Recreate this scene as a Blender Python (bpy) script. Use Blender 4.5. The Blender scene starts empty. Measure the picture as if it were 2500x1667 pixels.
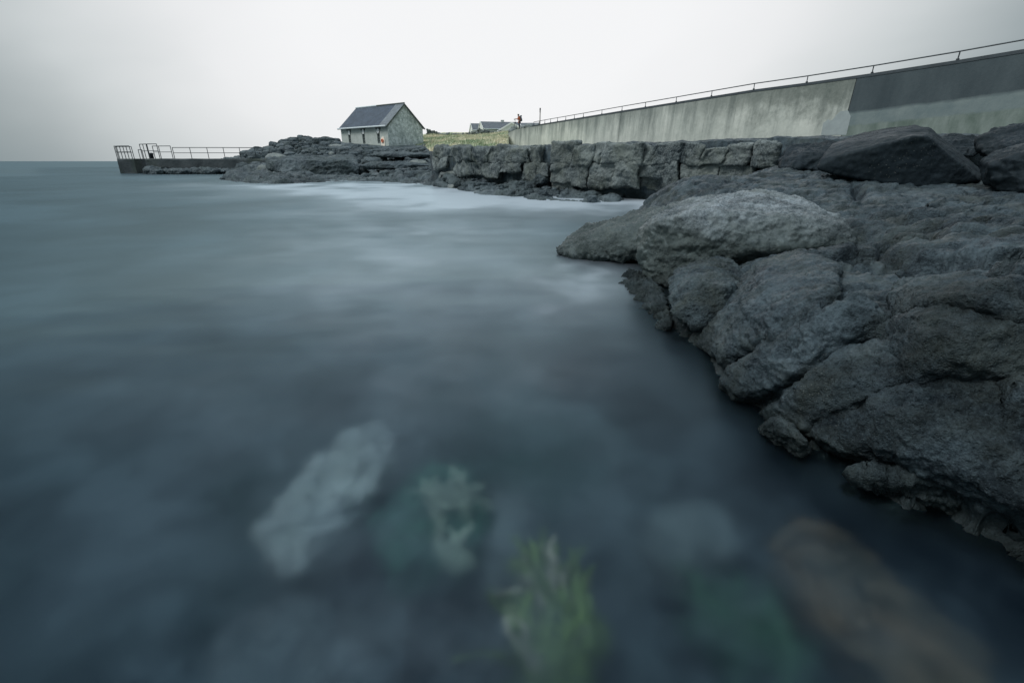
import bpy, bmesh, math, random
import numpy as np
from mathutils import Vector, Matrix
from mathutils.bvhtree import BVHTree
R = math.radians
random.seed(7)
S = bpy.context.scene
C = S.collection

# ------------------------------------------------------------------ camera
H = 1.10                      # eye above the water (z = 0)
F = 1125.0                    # focal length in photo pixels (2500 wide)
TH = math.atan(439.5 / F)     # downward tilt
ct, st = math.cos(TH), math.sin(TH)

def ray(px, py):
    rx, ry = (px - 1250) / F, (833.5 - py) / F
    return np.array([rx, ct + ry * st, -st + ry * ct])
def at(px, py, Y):            # world point seen at that pixel, Y metres ahead
    d = ray(px, py); k = Y / d[1]
    return np.array([d[0] * k, Y, H + d[2] * k])
def atz(px, py, z):           # world point seen at that pixel on the level z
    d = ray(px, py); k = (z - H) / d[2]
    return np.array([d[0] * k, d[1] * k, z])
def xat(px, Y, z):            # X of a point with that Y and z seen in that column
    depth = Y * ct - (z - H) * st
    return (px - 1250) / F * depth
def under(px, py, zb):        # the same through the water surface (refracted)
    d = ray(px, py); d = d / np.linalg.norm(d)
    p = atz(px, py, 0.0); n = 1 / 1.33
    c = -d[2]; t = n * d + (n * c - math.sqrt(1 - n * n * (1 - c * c))) * np.array([0, 0, 1.0])
    k = zb / t[2]
    return p + t * k

cam_d = bpy.data.cameras.new('camera'); cam = bpy.data.objects.new('camera', cam_d); C.objects.link(cam)
cam.location = (0, 0, H); cam.rotation_euler = (math.pi / 2 - TH, 0, 0)
cam_d.sensor_width = 36; cam_d.lens = 36 * F / 2500; cam_d.clip_start = 0.05; cam_d.clip_end = 60000
S.camera = cam

# ------------------------------------------------------------------ numpy noise
_rs = np.random.RandomState(11)
PERM = np.concatenate([_rs.permutation(256)] * 3).astype(np.int32)
_g = _rs.normal(size=(256, 3)); GRAD = _g / np.linalg.norm(_g, axis=1)[:, None]
RND = _rs.rand(256, 3)
def hidx(ix, iy, iz):
    return PERM[(PERM[(PERM[ix & 255] + iy) & 255] + iz) & 255]
def perlin(p):
    p = np.asarray(p, float); i = np.floor(p).astype(np.int32); f = p - i
    u = f * f * f * (f * (f * 6 - 15) + 10)
    out = np.zeros(len(p))
    for dx in (0, 1):
        wx = u[:, 0] if dx else 1 - u[:, 0]
        for dy in (0, 1):
            wy = u[:, 1] if dy else 1 - u[:, 1]
            for dz in (0, 1):
                wz = u[:, 2] if dz else 1 - u[:, 2]
                g = GRAD[hidx(i[:, 0] + dx, i[:, 1] + dy, i[:, 2] + dz)]
                out += wx * wy * wz * (g[:, 0] * (f[:, 0] - dx) + g[:, 1] * (f[:, 1] - dy) + g[:, 2] * (f[:, 2] - dz))
    return out * 1.5
def fbm(p, octv=5, gain=0.5, lac=2.03):
    p = np.asarray(p, float); a = 1.0; o = np.zeros(len(p))
    for k in range(octv):
        o += a * perlin(p + 17.3 * k); p = p * lac; a *= gain
    return o
def ridged(p, octv=4, gain=0.5, lac=2.1):
    p = np.asarray(p, float); a = 1.0; o = np.zeros(len(p))
    for k in range(octv):
        o += a * (1 - 2 * np.abs(perlin(p + 9.1 * k))); p = p * lac; a *= gain
    return o
def worley(p):
    p = np.asarray(p, float); i = np.floor(p).astype(np.int32)
    f1 = np.full(len(p), 9.0); f2 = np.full(len(p), 9.0)
    for dx in (-1, 0, 1):
        for dy in (-1, 0, 1):
            for dz in (-1, 0, 1):
                c = i + np.array([dx, dy, dz], np.int32)
                q = c + RND[hidx(c[:, 0], c[:, 1], c[:, 2])]
                d = np.sqrt(((q - p) ** 2).sum(1))
                m = d < f1
                f2 = np.where(m, f1, np.minimum(f2, d)); f1 = np.where(m, d, f1)
    return f1, f2
def cells(p):             # nearest-cell random value, and distance to the border
    p = np.asarray(p, float); i = np.floor(p).astype(np.int32)
    f1 = np.full(len(p), 9.0); f2 = np.full(len(p), 9.0); v = np.zeros((len(p), 3)); o = np.zeros((len(p), 3))
    for dx in (-1, 0, 1):
        for dy in (-1, 0, 1):
            for dz in (-1, 0, 1):
                c = i + np.array([dx, dy, dz], np.int32); r = RND[hidx(c[:, 0], c[:, 1], c[:, 2])]; q = c + r
                d = np.sqrt(((q - p) ** 2).sum(1)); m = d < f1
                f2 = np.where(m, f1, np.minimum(f2, d)); f1 = np.where(m, d, f1); v[m] = r[m]; o[m] = (p - q)[m]
    return v, f2 - f1, o
def sstep(a, b, x):
    t = np.clip((x - a) / (b - a), 0, 1); return t * t * (3 - 2 * t)

# ------------------------------------------------------------------ object helpers
def link(name, me, mat=None, parent=None):
    o = bpy.data.objects.new(name, me); C.objects.link(o)
    if mat: me.materials.append(mat)
    if parent is not None: o.parent = parent
    return o
def tag(o, label=None, cat=None, group=None, kind=None):
    if label: o['label'] = label
    if cat: o['category'] = cat
    if group: o['group'] = group
    if kind: o['kind'] = kind
    return o
def thing(name, label, cat, loc=(0, 0, 0), rz=0, group=None):
    o = bpy.data.objects.new(name, None); C.objects.link(o)
    o.location = loc; o.rotation_euler = (0, 0, rz); o.empty_display_size = .2
    return tag(o, label, cat, group)
def np_mesh(name, v, quads, smooth=True):
    me = bpy.data.meshes.new(name); n = len(quads); k = quads.shape[1]
    me.vertices.add(len(v)); me.vertices.foreach_set('co', np.ascontiguousarray(v, dtype=np.float32).ravel())
    me.loops.add(n * k); me.loops.foreach_set('vertex_index', np.ascontiguousarray(quads, dtype=np.int32).ravel())
    me.polygons.add(n)
    me.polygons.foreach_set('loop_start', np.arange(0, n * k, k, dtype=np.int32))
    me.polygons.foreach_set('loop_total', np.full(n, k, dtype=np.int32))
    if smooth: me.polygons.foreach_set('use_smooth', np.ones(n, dtype=bool))
    me.update(calc_edges=True); me.validate()
    return me
def grid_quads(nu, nv):       # index u*nv+v
    a = (np.arange(nu - 1)[:, None] * nv + np.arange(nv - 1)[None, :]).ravel()
    return np.stack([a, a + nv, a + nv + 1, a + 1], 1)
def grid_normals(P):          # P (nu,nv,3)
    du = np.gradient(P, axis=0); dv = np.gradient(P, axis=1)
    n = np.cross(du, dv); n /= np.linalg.norm(n, axis=2)[:, :, None] + 1e-12
    n[n[:, :, 2] < 0] *= -1
    return n

class MB:
    def __init__(s): s.bm = bmesh.new(); s.uv = None
    def poly(s, pts):
        vs = [s.bm.verts.new(tuple(p)) for p in pts]; return s.bm.faces.new(vs)
    def hexa(s, b, t):        # bottom 4, top 4 (same winding)
        v = [s.bm.verts.new(tuple(p)) for p in list(b) + list(t)]
        for f in ((3, 2, 1, 0), (4, 5, 6, 7), (0, 1, 5, 4), (1, 2, 6, 5), (2, 3, 7, 6), (3, 0, 4, 7)):
            s.bm.faces.new([v[i] for i in f])
    def box(s, c, d, M=None):
        x, y, z = d[0] / 2, d[1] / 2, d[2] / 2
        P = [Vector((sx * x, sy * y, sz * z)) for sz in (-1, 1) for sx, sy in ((-1, -1), (1, -1), (1, 1), (-1, 1))]
        P = [(M @ p if M else p) + Vector(c) for p in P]
        s.hexa(P[:4], P[4:])
    def bar(s, a, b, w, h, up=(0, 0, 1)):
        a, b = Vector(a), Vector(b); d = (b - a).normalized(); r = d.cross(Vector(up)).normalized(); u = r.cross(d)
        q = lambda p: [p - r * w / 2 - u * h / 2, p + r * w / 2 - u * h / 2, p + r * w / 2 + u * h / 2, p - r * w / 2 + u * h / 2]
        s.hexa(q(a), q(b))
    def tube(s, pts, r, n=8, r2=None):
        pts = [Vector(p) for p in pts]; rings = []
        for i, p in enumerate(pts):
            d = ((pts[min(i + 1, len(pts) - 1)] - pts[max(i - 1, 0)])).normalized()
            a = d.orthogonal().normalized() if abs(d.z) < .95 else d.cross(Vector((0, 1, 0))).normalized()
            if abs(d.z) < .95: a = d.cross(Vector((0, 0, 1))).normalized()
            b = d.cross(a)
            rr = r if r2 is None else r + (r2 - r) * i / (len(pts) - 1)
            rings.append([s.bm.verts.new(p + (a * math.cos(t) + b * math.sin(t)) * rr) for t in [2 * math.pi * k / n for k in range(n)]])
        for A, B in zip(rings, rings[1:]):
            for k in range(n): s.bm.faces.new((A[k], A[(k + 1) % n], B[(k + 1) % n], B[k]))
        s.bm.faces.new(rings[0][::-1]); s.bm.faces.new(rings[-1])
    def build(s, name, mat, parent=None, bevel=0, smooth=False):
        bmesh.ops.recalc_face_normals(s.bm, faces=s.bm.faces[:])
        if bevel: bmesh.ops.bevel(s.bm, geom=s.bm.edges[:], offset=bevel, segments=2, affect='EDGES', profile=.5)
        me = bpy.data.meshes.new(name); s.bm.to_mesh(me); s.bm.free()
        if smooth: me.polygons.foreach_set('use_smooth', np.ones(len(me.polygons), dtype=bool))
        return link(name, me, mat, parent)

def evaluated_copy(o):
    dg = bpy.context.evaluated_depsgraph_get(); dg.update()
    me = bpy.data.meshes.new_from_object(o.evaluated_get(dg), depsgraph=dg)
    return me
def rock_disp(p, s, amp, pits=0.0, strata=0.0, seed=0, fine=1.0):
    q = p / s + seed * 3.7
    w = np.stack([fbm(q * .8 + 31, 2), fbm(q * .8 + 57, 2), fbm(q * .8 + 83, 2)], 1) * .35
    d = amp * (0.75 * fbm(q + w, 3) + 0.30 * ridged(q * 2.2 + w, 4) - .2)
    d += amp * .26 * fine * fbm(q * 9, 4, .66)
    if strata:
        d += strata * ridged(np.stack([q[:, 0] * .7, q[:, 1] * .7, q[:, 2] * 4.5], 1) + w, 3)
    if pits:
        f1, _ = worley(q * 5 + w); m = sstep(-.15, .35, perlin(q * 1.1 + 5))
        d -= pits * np.clip(.42 - f1, 0, 1) * 2 * m
        f1, _ = worley(q * 12 + w * 2)
        d -= pits * .5 * np.clip(.42 - f1, 0, 1) * 2 * (.4 + .6 * m)
    return d
def rock(name, pts, vox, mat, amp=.05, s=.5, smooth=6, pits=0., strata=0., seed=0, parent=None, fine=1.0, warp=None):
    bm = bmesh.new(); [bm.verts.new(tuple(p)) for p in pts]
    r = bmesh.ops.convex_hull(bm, input=bm.verts[:])
    bmesh.ops.delete(bm, geom=[e for e in r['geom_interior'] if isinstance(e, bmesh.types.BMVert)] , context='VERTS')
    me = bpy.data.meshes.new(name); bm.to_mesh(me); bm.free()
    o = bpy.data.objects.new('tmp', me); C.objects.link(o)
    m = o.modifiers.new('r', 'REMESH'); m.mode = 'VOXEL'; m.voxel_size = vox
    if smooth:
        m = o.modifiers.new('s', 'SMOOTH'); m.factor = .5; m.iterations = smooth
    me2 = evaluated_copy(o); bpy.data.objects.remove(o); bpy.data.meshes.remove(me)
    n = len(me2.vertices); co = np.empty(n * 3, np.float32); me2.vertices.foreach_get('co', co); co = co.reshape(-1, 3).astype(float)
    no = np.empty(n * 3, np.float32); me2.vertices.foreach_get('normal', no); no = no.reshape(-1, 3)
    co = co + no * rock_disp(co, s, amp, pits, strata, seed, fine)[:, None]
    if warp is not None:
        w_ = (co + warp) * .9; co = co + np.stack([fbm(w_ + 11, 3), fbm(w_ + 47, 3), fbm(w_ + 83, 3)], 1) * np.array([.16, .16, .10])
    me2.vertices.foreach_set('co', co.astype(np.float32).ravel()); me2.update()
    me2.polygons.foreach_set('use_smooth', np.ones(len(me2.polygons), dtype=bool))
    me2.materials.clear(); me2.name = name
    return link(name, me2, mat, parent)

# ------------------------------------------------------------------ materials
def new_mat(name):
    m = bpy.data.materials.new(name); m.use_nodes = True
    nt = m.node_tree; nt.nodes.clear()
    return m, nt
class N:
    def __init__(s, nt): s.nt = nt
    def __call__(s, typ, **kw):
        n = s.nt.nodes.new('ShaderNode' + typ); ins = kw.pop('ins', {})
        for k, v in kw.items(): setattr(n, k, v)
        for k, v in ins.items():
            if isinstance(v, bpy.types.NodeSocket): s.nt.links.new(v, n.inputs[k])
            else: n.inputs[k].default_value = v
        return n
    def math(s, op, a, b=0.0, clamp=False):
        n = s('Math', operation=op, ins={0: a, 1: b}); n.use_clamp = clamp; return n.outputs[0]
    def mix(s, f, a, b):
        n = s.nt.nodes.new('ShaderNodeMix'); n.data_type = 'RGBA'
        for i, v in ((0, f), (6, a), (7, b)):
            if isinstance(v, bpy.types.NodeSocket): s.nt.links.new(v, n.inputs[i])
            elif i == 0: n.inputs[0].default_value = v
            else: n.inputs[i].default_value = (*v[:3], 1)
        return n.outputs[2]
    def ramp(s, f, stops):
        n = s('ValToRGB', ins={0: f}); e = n.color_ramp.elements
        while len(e) < len(stops): e.new(.5)
        for el, (p, c) in zip(e, stops):
            el.position = p; el.color = (*((c,) * 3 if isinstance(c, (int, float)) else c), 1)
        return n.outputs[0]
    def noise(s, vec, scale, detail=4, rough=.55, dist=0., out=0):
        n = s('Texture' + 'Noise' if False else 'TexNoise', ins={'Vector': vec, 'Scale': scale, 'Detail': detail, 'Roughness': rough, 'Distortion': dist})
        return n.outputs[out]
    def voro(s, vec, scale, feature='F1', out=0):
        n = s('TexVoronoi', ins={'Vector': vec, 'Scale': scale}); n.feature = feature; return n.outputs[out]

def rock_material(name, dark, light, tint, size=1.0, rough=(.5, .8), bump=.6, tintamt=.5, pit=1.0, wet=0.0, spec=.5, zone=None, tide=0.0):
    m, nt = new_mat(name); n = N(nt)
    co = n('NewGeometry').outputs['Position']
    n1 = n.noise(co, 1.6 / size, 6, .6); n2 = n.noise(co, 9 / size, 5, .65); n3 = n.noise(co, 55 / size, 4, .7)
    n4 = n.noise(co, 150 / size, 3, .7)
    f = n.math('ADD', n.math('ADD', n.math('MULTIPLY', n1, .35), n.math('MULTIPLY', n2, .30)), n.math('ADD', n.math('MULTIPLY', n3, .35), n.math('MULTIPLY', n4, .25)))
    base = n.mix(n.ramp(f, [(.545, 0.), (.685, 1.)]), dark, light)
    tf = n.ramp(n.noise(co, 2.3 / size, 5, .62, .4), [(.45, 0.), (.66, 1.)])
    base = n.mix(n.math('MULTIPLY', tf, tintamt), base, tint)
    # pale specks (lichen, barnacles) that sit on the stone
    sp = n.ramp(n.voro(co, 60 / size), [(.10, 1.), (.17, 0.)])
    spm = n.ramp(n.noise(co, 3.5 / size, 3), [(.56, 0.), (.68, 1.)])
    base = n.mix(n.math('MULTIPLY', n.math('MULTIPLY', sp, spm), .55), base, (.22, .23, .21))
    zc = n('SeparateXYZ', ins={0: co}).outputs[2]
    if zone:                  # paler top, dark olive lower face, blended by noisy height
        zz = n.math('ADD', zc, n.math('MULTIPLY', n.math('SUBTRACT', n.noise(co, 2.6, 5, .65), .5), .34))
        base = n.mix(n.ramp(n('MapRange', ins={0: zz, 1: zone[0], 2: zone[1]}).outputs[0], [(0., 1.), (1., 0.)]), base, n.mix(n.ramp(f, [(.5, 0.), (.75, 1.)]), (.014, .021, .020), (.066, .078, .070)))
    if tide:                  # black tide band just above the water
        zt_ = n.math('ADD', zc, n.math('MULTIPLY', n.math('SUBTRACT', n.noise(co, 4., 5, .65), .5), .14))
        base = n.mix(n.math('MULTIPLY', n('MapRange', ins={0: zt_, 1: .02, 2: tide, 3: 1., 4: 0.}).outputs[0], .8), base, (.007, .010, .009))
    smooth_ = n.ramp(n.noise(co, 1.9 / size, 3, .5, .5), [(.42, .30), (.60, 1.)])
    pitv = n.math('MINIMUM', n.voro(co, 26 / size), .5)
    pitv2 = n.math('MINIMUM', n.voro(co, 80 / size), .45)
    hgt = n.math('ADD', n.math('MULTIPLY', n.noise(co, 14 / size, 9, .68), 1.0), n.math('ADD', n.math('MULTIPLY', pitv, .55 * pit), n.math('MULTIPLY', pitv2, .35 * pit)))
    b = n('Bump', ins={'Height': hgt, 'Strength': n.math('MULTIPLY', smooth_, bump), 'Distance': .06 * size})
    rg = n.ramp(n.noise(co, 5 / size, 4), [(.35, rough[0]), (.65, rough[1])])
    p = n('BsdfPrincipled', ins={'Base Color': base, 'Roughness': rg, 'Normal': b.outputs[0], 'Specular IOR Level': spec, 'Specular Tint': (.72, .90, 1.0, 1)})
    o = n('OutputMaterial', ins={'Surface': p.outputs[0]})
    return m
def plain(name, col, rough=.6, metallic=0., var=.25, scale=8., bump=.1):
    m, nt = new_mat(name); n = N(nt)
    co = n('TexCoord').outputs['Object']
    f = n.noise(co, scale, 5, .6)
    c2 = tuple(c * (1 - var) for c in col); c1 = tuple(min(1, c * (1 + var)) for c in col)
    base = n.mix(n.ramp(f, [(.3, 0.), (.7, 1.)]), c2, c1)
    b = n('Bump', ins={'Height': n.noise(co, scale * 4, 4), 'Strength': bump, 'Distance': .02})
    p = n('BsdfPrincipled', ins={'Base Color': base, 'Roughness': rough, 'Metallic': metallic, 'Normal': b.outputs[0]})
    n('OutputMaterial', ins={'Surface': p.outputs[0]})
    return m

M = {}
M['shelf'] = rock_material('shelf_rock', (.004, .007, .010), (.046, .064, .074), (.033, .038, .030), .8, (.40, .75), 1.1, .6, spec=.32, tide=.20)
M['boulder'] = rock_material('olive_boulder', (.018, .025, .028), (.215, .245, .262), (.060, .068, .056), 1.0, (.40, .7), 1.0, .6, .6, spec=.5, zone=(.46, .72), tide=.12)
M['pitted'] = rock_material('pitted_rock', (.005, .008, .011), (.048, .066, .073), (.038, .042, .032), .7, (.45, .8), 1.1, .6, 1.5, spec=.3, tide=.20)
M['slate_boulder'] = rock_material('smooth_dark_rock', (.005, .008, .010), (.013, .019, .024), (.008, .012, .013), 2.2, (.45, .7), .4, .4, .25, spec=.16)
M['ledge'] = rock_material('ledge_limestone', (.022, .030, .034), (.175, .196, .192), (.120, .133, .110), 2.0, (.6, .9), .9, .6, .8, spec=.25)
M['shore'] = rock_material('shore_limestone', (.012, .018, .023), (.084, .104, .112), (.040, .052, .045), 4.0, (.55, .85), .9, .5, .8, spec=.3)
M['stone'] = rock_material('rubble_limestone', (.07, .085, .088), (.21, .225, .215), (.12, .135, .105), 2.5, (.7, .9), .8, .5, .6)
M['seabed'] = rock_material('seabed_sand', (.008, .018, .022), (.12, .145, .15), (.012, .075, .050), 2.2, (.7, .9), .3, .6)
M['metal'] = plain('dark_galvanised_rail', (.055, .065, .070), .5, .6, .3, 6)
M['railwood'] = plain('weathered_pole', (.14, .13, .12), .85, 0, .3, 5)

# ------------------------------------------------------------------ thin-plate height maps
def pol(X, Y): return np.stack([np.arctan2(X, Y), .7 * np.log(np.hypot(X, Y) + 1e-6)], -1)
class TPS:
    def __init__(s, P, lam=1e-4):
        P = np.array(P, float); s.c = pol(P[:, 0], P[:, 1]); n = len(P)
        K = s.k(np.linalg.norm(s.c[:, None] - s.c[None], axis=2)) + lam * np.eye(n)
        A = np.zeros((n + 3, n + 3)); A[:n, :n] = K; Q = np.hstack([np.ones((n, 1)), s.c]); A[:n, n:] = Q; A[n:, :n] = Q.T
        s.w = np.linalg.solve(A, np.concatenate([P[:, 2], [0, 0, 0]])); s.n = n
    @staticmethod
    def k(r): return np.where(r > 1e-9, r * r * np.log(np.maximum(r, 1e-9)), 0)
    def __call__(s, X, Y):
        q = pol(np.ravel(X), np.ravel(Y)); o = np.empty(len(q))
        for a in range(0, len(q), 60000):
            b = q[a:a + 60000]
            o[a:a + 60000] = s.k(np.linalg.norm(b[:, None] - s.c[None], axis=2)) @ s.w[:s.n] + s.w[s.n] + b @ s.w[s.n + 1:]
        return o
def seg_dist(X, Y, poly):     # distance to a polyline in plan, and the parameter along it
    best = np.full(X.shape, 1e9); par = np.zeros(X.shape)
    L = 0
    for a, b in zip(poly, poly[1:]):
        a, b = np.array(a[:2]), np.array(b[:2]); d = b - a; l = np.hypot(*d)
        t = np.clip(((X - a[0]) * d[0] + (Y - a[1]) * d[1]) / (l * l), 0, 1)
        r = np.hypot(X - a[0] - t * d[0], Y - a[1] - t * d[1])
        m = r < best; best = np.where(m, r, best); par = np.where(m, L + t * l, par); L += l
    return best, par / L

# ------------------------------------------------------------------ foreground rock shelf
OUT = [(2750, 1430), (2500, 1300), (2300, 1232), (2125, 1168), (2030, 1122), (1960, 1080), (1900, 1042), (1840, 1012), (1800, 985), (1768, 955), (1752, 915), (1735, 880), (1700, 835), (1650, 800)]
shelf_pts = []
ow = [atz(px, py, .0) for px, py in OUT]
for i, p_ in enumerate(ow):
    a_, b_ = ow[max(0, i - 1)], ow[min(len(ow) - 1, i + 1)]; t_ = (b_ - a_)[:2]; t_ /= np.hypot(*t_); o_ = np.array([-t_[1], t_[0]]); o_ = o_ if o_ @ p_[:2] < 0 else -o_
    shelf_pts.append(tuple(p_))
    for d_, z_ in ((.07, -.16), (.22, -.30), (.55, -.42)): shelf_pts.append((p_[0] + o_[0] * d_, p_[1] + o_[1] * d_, z_))
shelf_pts += [tuple(atz(*p)) for p in [
    # columns of the rock, outline upwards
    (1790, 900, .10), (1790, 850, .18), (1800, 780, .27), (1850, 790, .33), (1850, 720, .40), (1860, 650, .43),
    (1900, 960, .12), (1900, 900, .21), (1900, 840, .29), (1900, 780, .38), (1900, 720, .44), (1900, 660, .47), (1900, 620, .47),
    (2000, 1020, .13), (2000, 950, .23), (2000, 880, .30), (2000, 790, .43), (2000, 690, .50), (2000, 620, .52),
    (2094, 1060, .10), (2094, 980, .21), (2094, 900, .32), (2094, 820, .42), (2094, 735, .53), (2094, 680, .54), (2100, 620, .55), (2090, 585, .46), (2094, 540, .60), (2094, 490, .68), (2094, 448, .80),
    (2200, 1120, .13), (2200, 1020, .26), (2200, 920, .37), (2200, 830, .48), (2200, 740, .55),
    (2300, 1200, .09), (2300, 1100, .23), (2300, 1000, .36), (2300, 900, .47), (2300, 830, .54), (2300, 750, .58), (2300, 690, .60), (2300, 620, .62), (2300, 560, .645), (2300, 500, .69), (2300, 462, .76),
    (2500, 1200, .18), (2500, 1080, .33), (2500, 960, .47), (2500, 880, .56), (2500, 760, .65), (2500, 640, .69), (2500, 560, .70), (2500, 500, .72), (2500, 480, .74),
    (2750, 1300, .22), (2750, 1080, .45), (2750, 880, .63), (2750, 700, .73), (2750, 600, .75), (2750, 500, .78),
    (1980, 460, .76), (1900, 440, .83), (1860, 416, .93), (1960, 420, .93), (1800, 437, .80), (1740, 455, .68), (1690, 468, .58), (1640, 482, .48), (1580, 505, .30),
    (2080, 480, .69), (2150, 445, .80), (1700, 600, .22), (1800, 560, .35), (1640, 740, -.10)]]
extra = []
for px, Y, z in [(1500, 8.2, -.4), (1580, 9.2, -.3), (1640, 10., -.2), (1700, 10.8, -.05), (1760, 11.3, .2), (1850, 11.9, .6), (1400, 6.6, -.7), (1330, 6.0, -1.0),
                 (2000, 11.5, .8), (2200, 9.5, .85), (2500, 8, .85), (1450, 5.2, -.5), (1540, 4.4, -.35), (1500, 5.6, -.2), (1560, 3.6, -.3), (1480, 3.0, -.6), (1400, 3.6, -.8), (1450, 2., -.6), (1300, 1.2, -.55)]:
    extra.append((xat(px, Y, z), Y, z))
for X, Y, z in [(3.2, -.5, .5), (2.2, -.4, .3), (1.2, -.3, -.3), (4, .3, .75), (6, 2, 1.), (8, 5, 1.1), (.3, .3, -.5), (.7, .4, -.45)]:
    extra.append((X, Y, z))
shelf_h = TPS(shelf_pts + extra, 3e-4)

def march(hf, px, py):        # where a pixel's ray meets a height map
    d = ray(px, py); ks = np.geomspace(.3, 30, 900)
    X, Y, Z = d[0] * ks, d[1] * ks, H + d[2] * ks
    hz = hf(X, Y); i = np.argmax(Z <= hz)
    return (X[i], Y[i], hz[i])
GROOVES = [  # (pixels, width m, depth m)
    ([(1845, 640), (1839, 670), (1812, 742), (1741, 806)], .05, .16),
    ([(1990, 650), (2013, 679), (2053, 728), (2018, 772), (1960, 800)], .035, .08),
    ([(2100, 800), (2071, 840), (1991, 929), (1924, 968)], .055, .12),
    ([(2300, 985), (2232, 956), (2147, 947), (2094, 970), (2035, 1018)], .035, .08),
    ([(1880, 835), (1820, 870), (1770, 905)], .025, .05),
    ([(2480, 850), (2400, 835), (2280, 800), (2180, 790)], .04, .09),
    ([(2500, 700), (2380, 690), (2260, 680), (2180, 690)], .04, .07),
    ([(2500, 640), (2380, 628), (2250, 640), (2120, 620)], .05, .08),
    ([(2480, 570), (2330, 562), (2200, 575), (2090, 590)], .05, .07),
    ([(2500, 520), (2300, 512), (2150, 510), (2080, 505)], .06, .08),
    ([(2080, 440), (2100, 460), (2095, 490), (2180, 500)], .05, .08),
    ([(2500, 1020), (2420, 1000), (2350, 970)], .03, .05),
    ([(1969, 1080), (2058, 1118), (2192, 1135), (2259, 1163), (2370, 1208), (2560, 1275)], .03, .09),
]
RIDGES = [
    ([(2094, 735), (2013, 785), (1946, 840), (1860, 895), (1785, 940)], .08, .09),
    ([(2180, 850), (2100, 900), (2030, 960), (1940, 1010)], .08, .04),
    ([(2420, 950), (2300, 1010), (2180, 1060), (2060, 1060)], .12, .04),
    ([(1820, 760), (1900, 700), (2000, 690)], .14, .04),
]
def dense(poly, n=12):
    o = []
    for a, b in zip(poly, poly[1:]):
        for k in range(n): o.append(tuple(a[i] + (b[i] - a[i]) * k / n for i in range(2)))
    return o + [poly[-1]]
GW = [([march(shelf_h, *q) for q in dense(p, 3)], w, d) for p, w, d in GROOVES]
RW = [([march(shelf_h, *q) for q in dense(p, 3)], w, d) for p, w, d in RIDGES]

NT, NR = 860, 640
th = np.linspace(R(1), R(112), NT); rr = np.geomspace(.62, 13.5, NR)
TT, RR = np.meshgrid(th, rr, indexing='ij'); X = (np.sin(TT) * RR); Y = (np.cos(TT) * RR)
Zb = shelf_h(X, Y).reshape(X.shape)
xyz = np.stack([X.ravel(), Y.ravel(), np.zeros(X.size)], 1)
wob = (np.stack([fbm(xyz * 1.7 + 3, 3), fbm(xyz * 1.7 + 40, 3)], 1) * .10).reshape(NT, NR, 2)
Xw, Yw = X + wob[:, :, 0], Y + wob[:, :, 1]
Z = Zb.copy()
n0 = grid_normals(np.stack([X, Y, Zb], 2)); flat = sstep(.62, .86, n0[:, :, 2])     # 1 on the flat top, 0 on steep faces
for poly, w, d in RW:
    r, t = seg_dist(Xw, Yw, poly); Z += d * np.exp(-(r / w) ** 2) * (.5 + .5 * np.sin(np.pi * np.clip(t, .08, .92)))
# ledges of strata on the shelf: terraces of warped height
sz = .085
wz = (fbm(xyz * np.array([1.1, 1.6, 1]) + 11, 4) * .10).reshape(X.shape)
q = (Z + wz) / sz; fl = np.floor(q); fr = q - fl
terr = (fl + sstep(.55, .98, fr)) * sz - wz
amt = flat * sstep(.25, .45, Z) * (.45 + .55 * sstep(R(34), R(44), TT)) * .92
Z = Z * (1 - amt) + terr * amt
slab_p = np.stack([X.ravel() * .9, Y.ravel() * 1.5, X.ravel() * 0], 1) + np.stack([fbm(xyz * 1.1 + 71, 3), fbm(xyz * 1.1 + 91, 3), 0 * fbm(xyz, 1)], 1) * .45
for sc_, hz_, cw_, cd_ in ((1.15, .075, .055, .07), (2.6, .030, .07, .030)):
    cv, cb, co_ = cells(slab_p * sc_ + 5)
    hh_ = (cv[:, 2] - .5) * hz_ * 2 + ((cv[:, 0] - .5) * co_[:, 0] + (cv[:, 1] - .5) * co_[:, 1]) * hz_ * 1.6
    e_ = sstep(0, .10, cb); am_ = (sstep(.22, .42, Zb) * (1 - .75 * sstep(4, 8, RR)) * flat).ravel()
    Z += ((hh_ * e_ - cd_ * np.exp(-(cb / cw_) ** 2)) * am_).reshape(X.shape)
for poly, w, d in GW:
    r, t = seg_dist(X + wob[:, :, 0] * .25, Y + wob[:, :, 1] * .25, poly)
    Z -= d * (1.2 + 1.0 * flat) * np.exp(-(r / (w * 1.4)) ** 2) * sstep(0, .12, t) * sstep(1, .88, t)
# sharper fall below the lip
Z = np.where(Z < .10, .10 - (.10 - Z) * 1.0, Z)
P = np.stack([X, Y, Z], 2)
n = grid_normals(P); pv = P.reshape(-1, 3); nv = n.reshape(-1, 3)
near = 1.0
d = rock_disp(pv, .55, .034, .028, .010, 2) + .012 * fbm(pv * 14, 5, .6)
cr = worley(pv * np.array([2.2, 2.2, 3]) + np.stack([fbm(pv * 3, 3)] * 3, 1) * .5)
d -= .03 * np.exp(-((cr[1] - cr[0]) / .05) ** 2) * sstep(-.2, .3, perlin(pv * .9 + 4))
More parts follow.
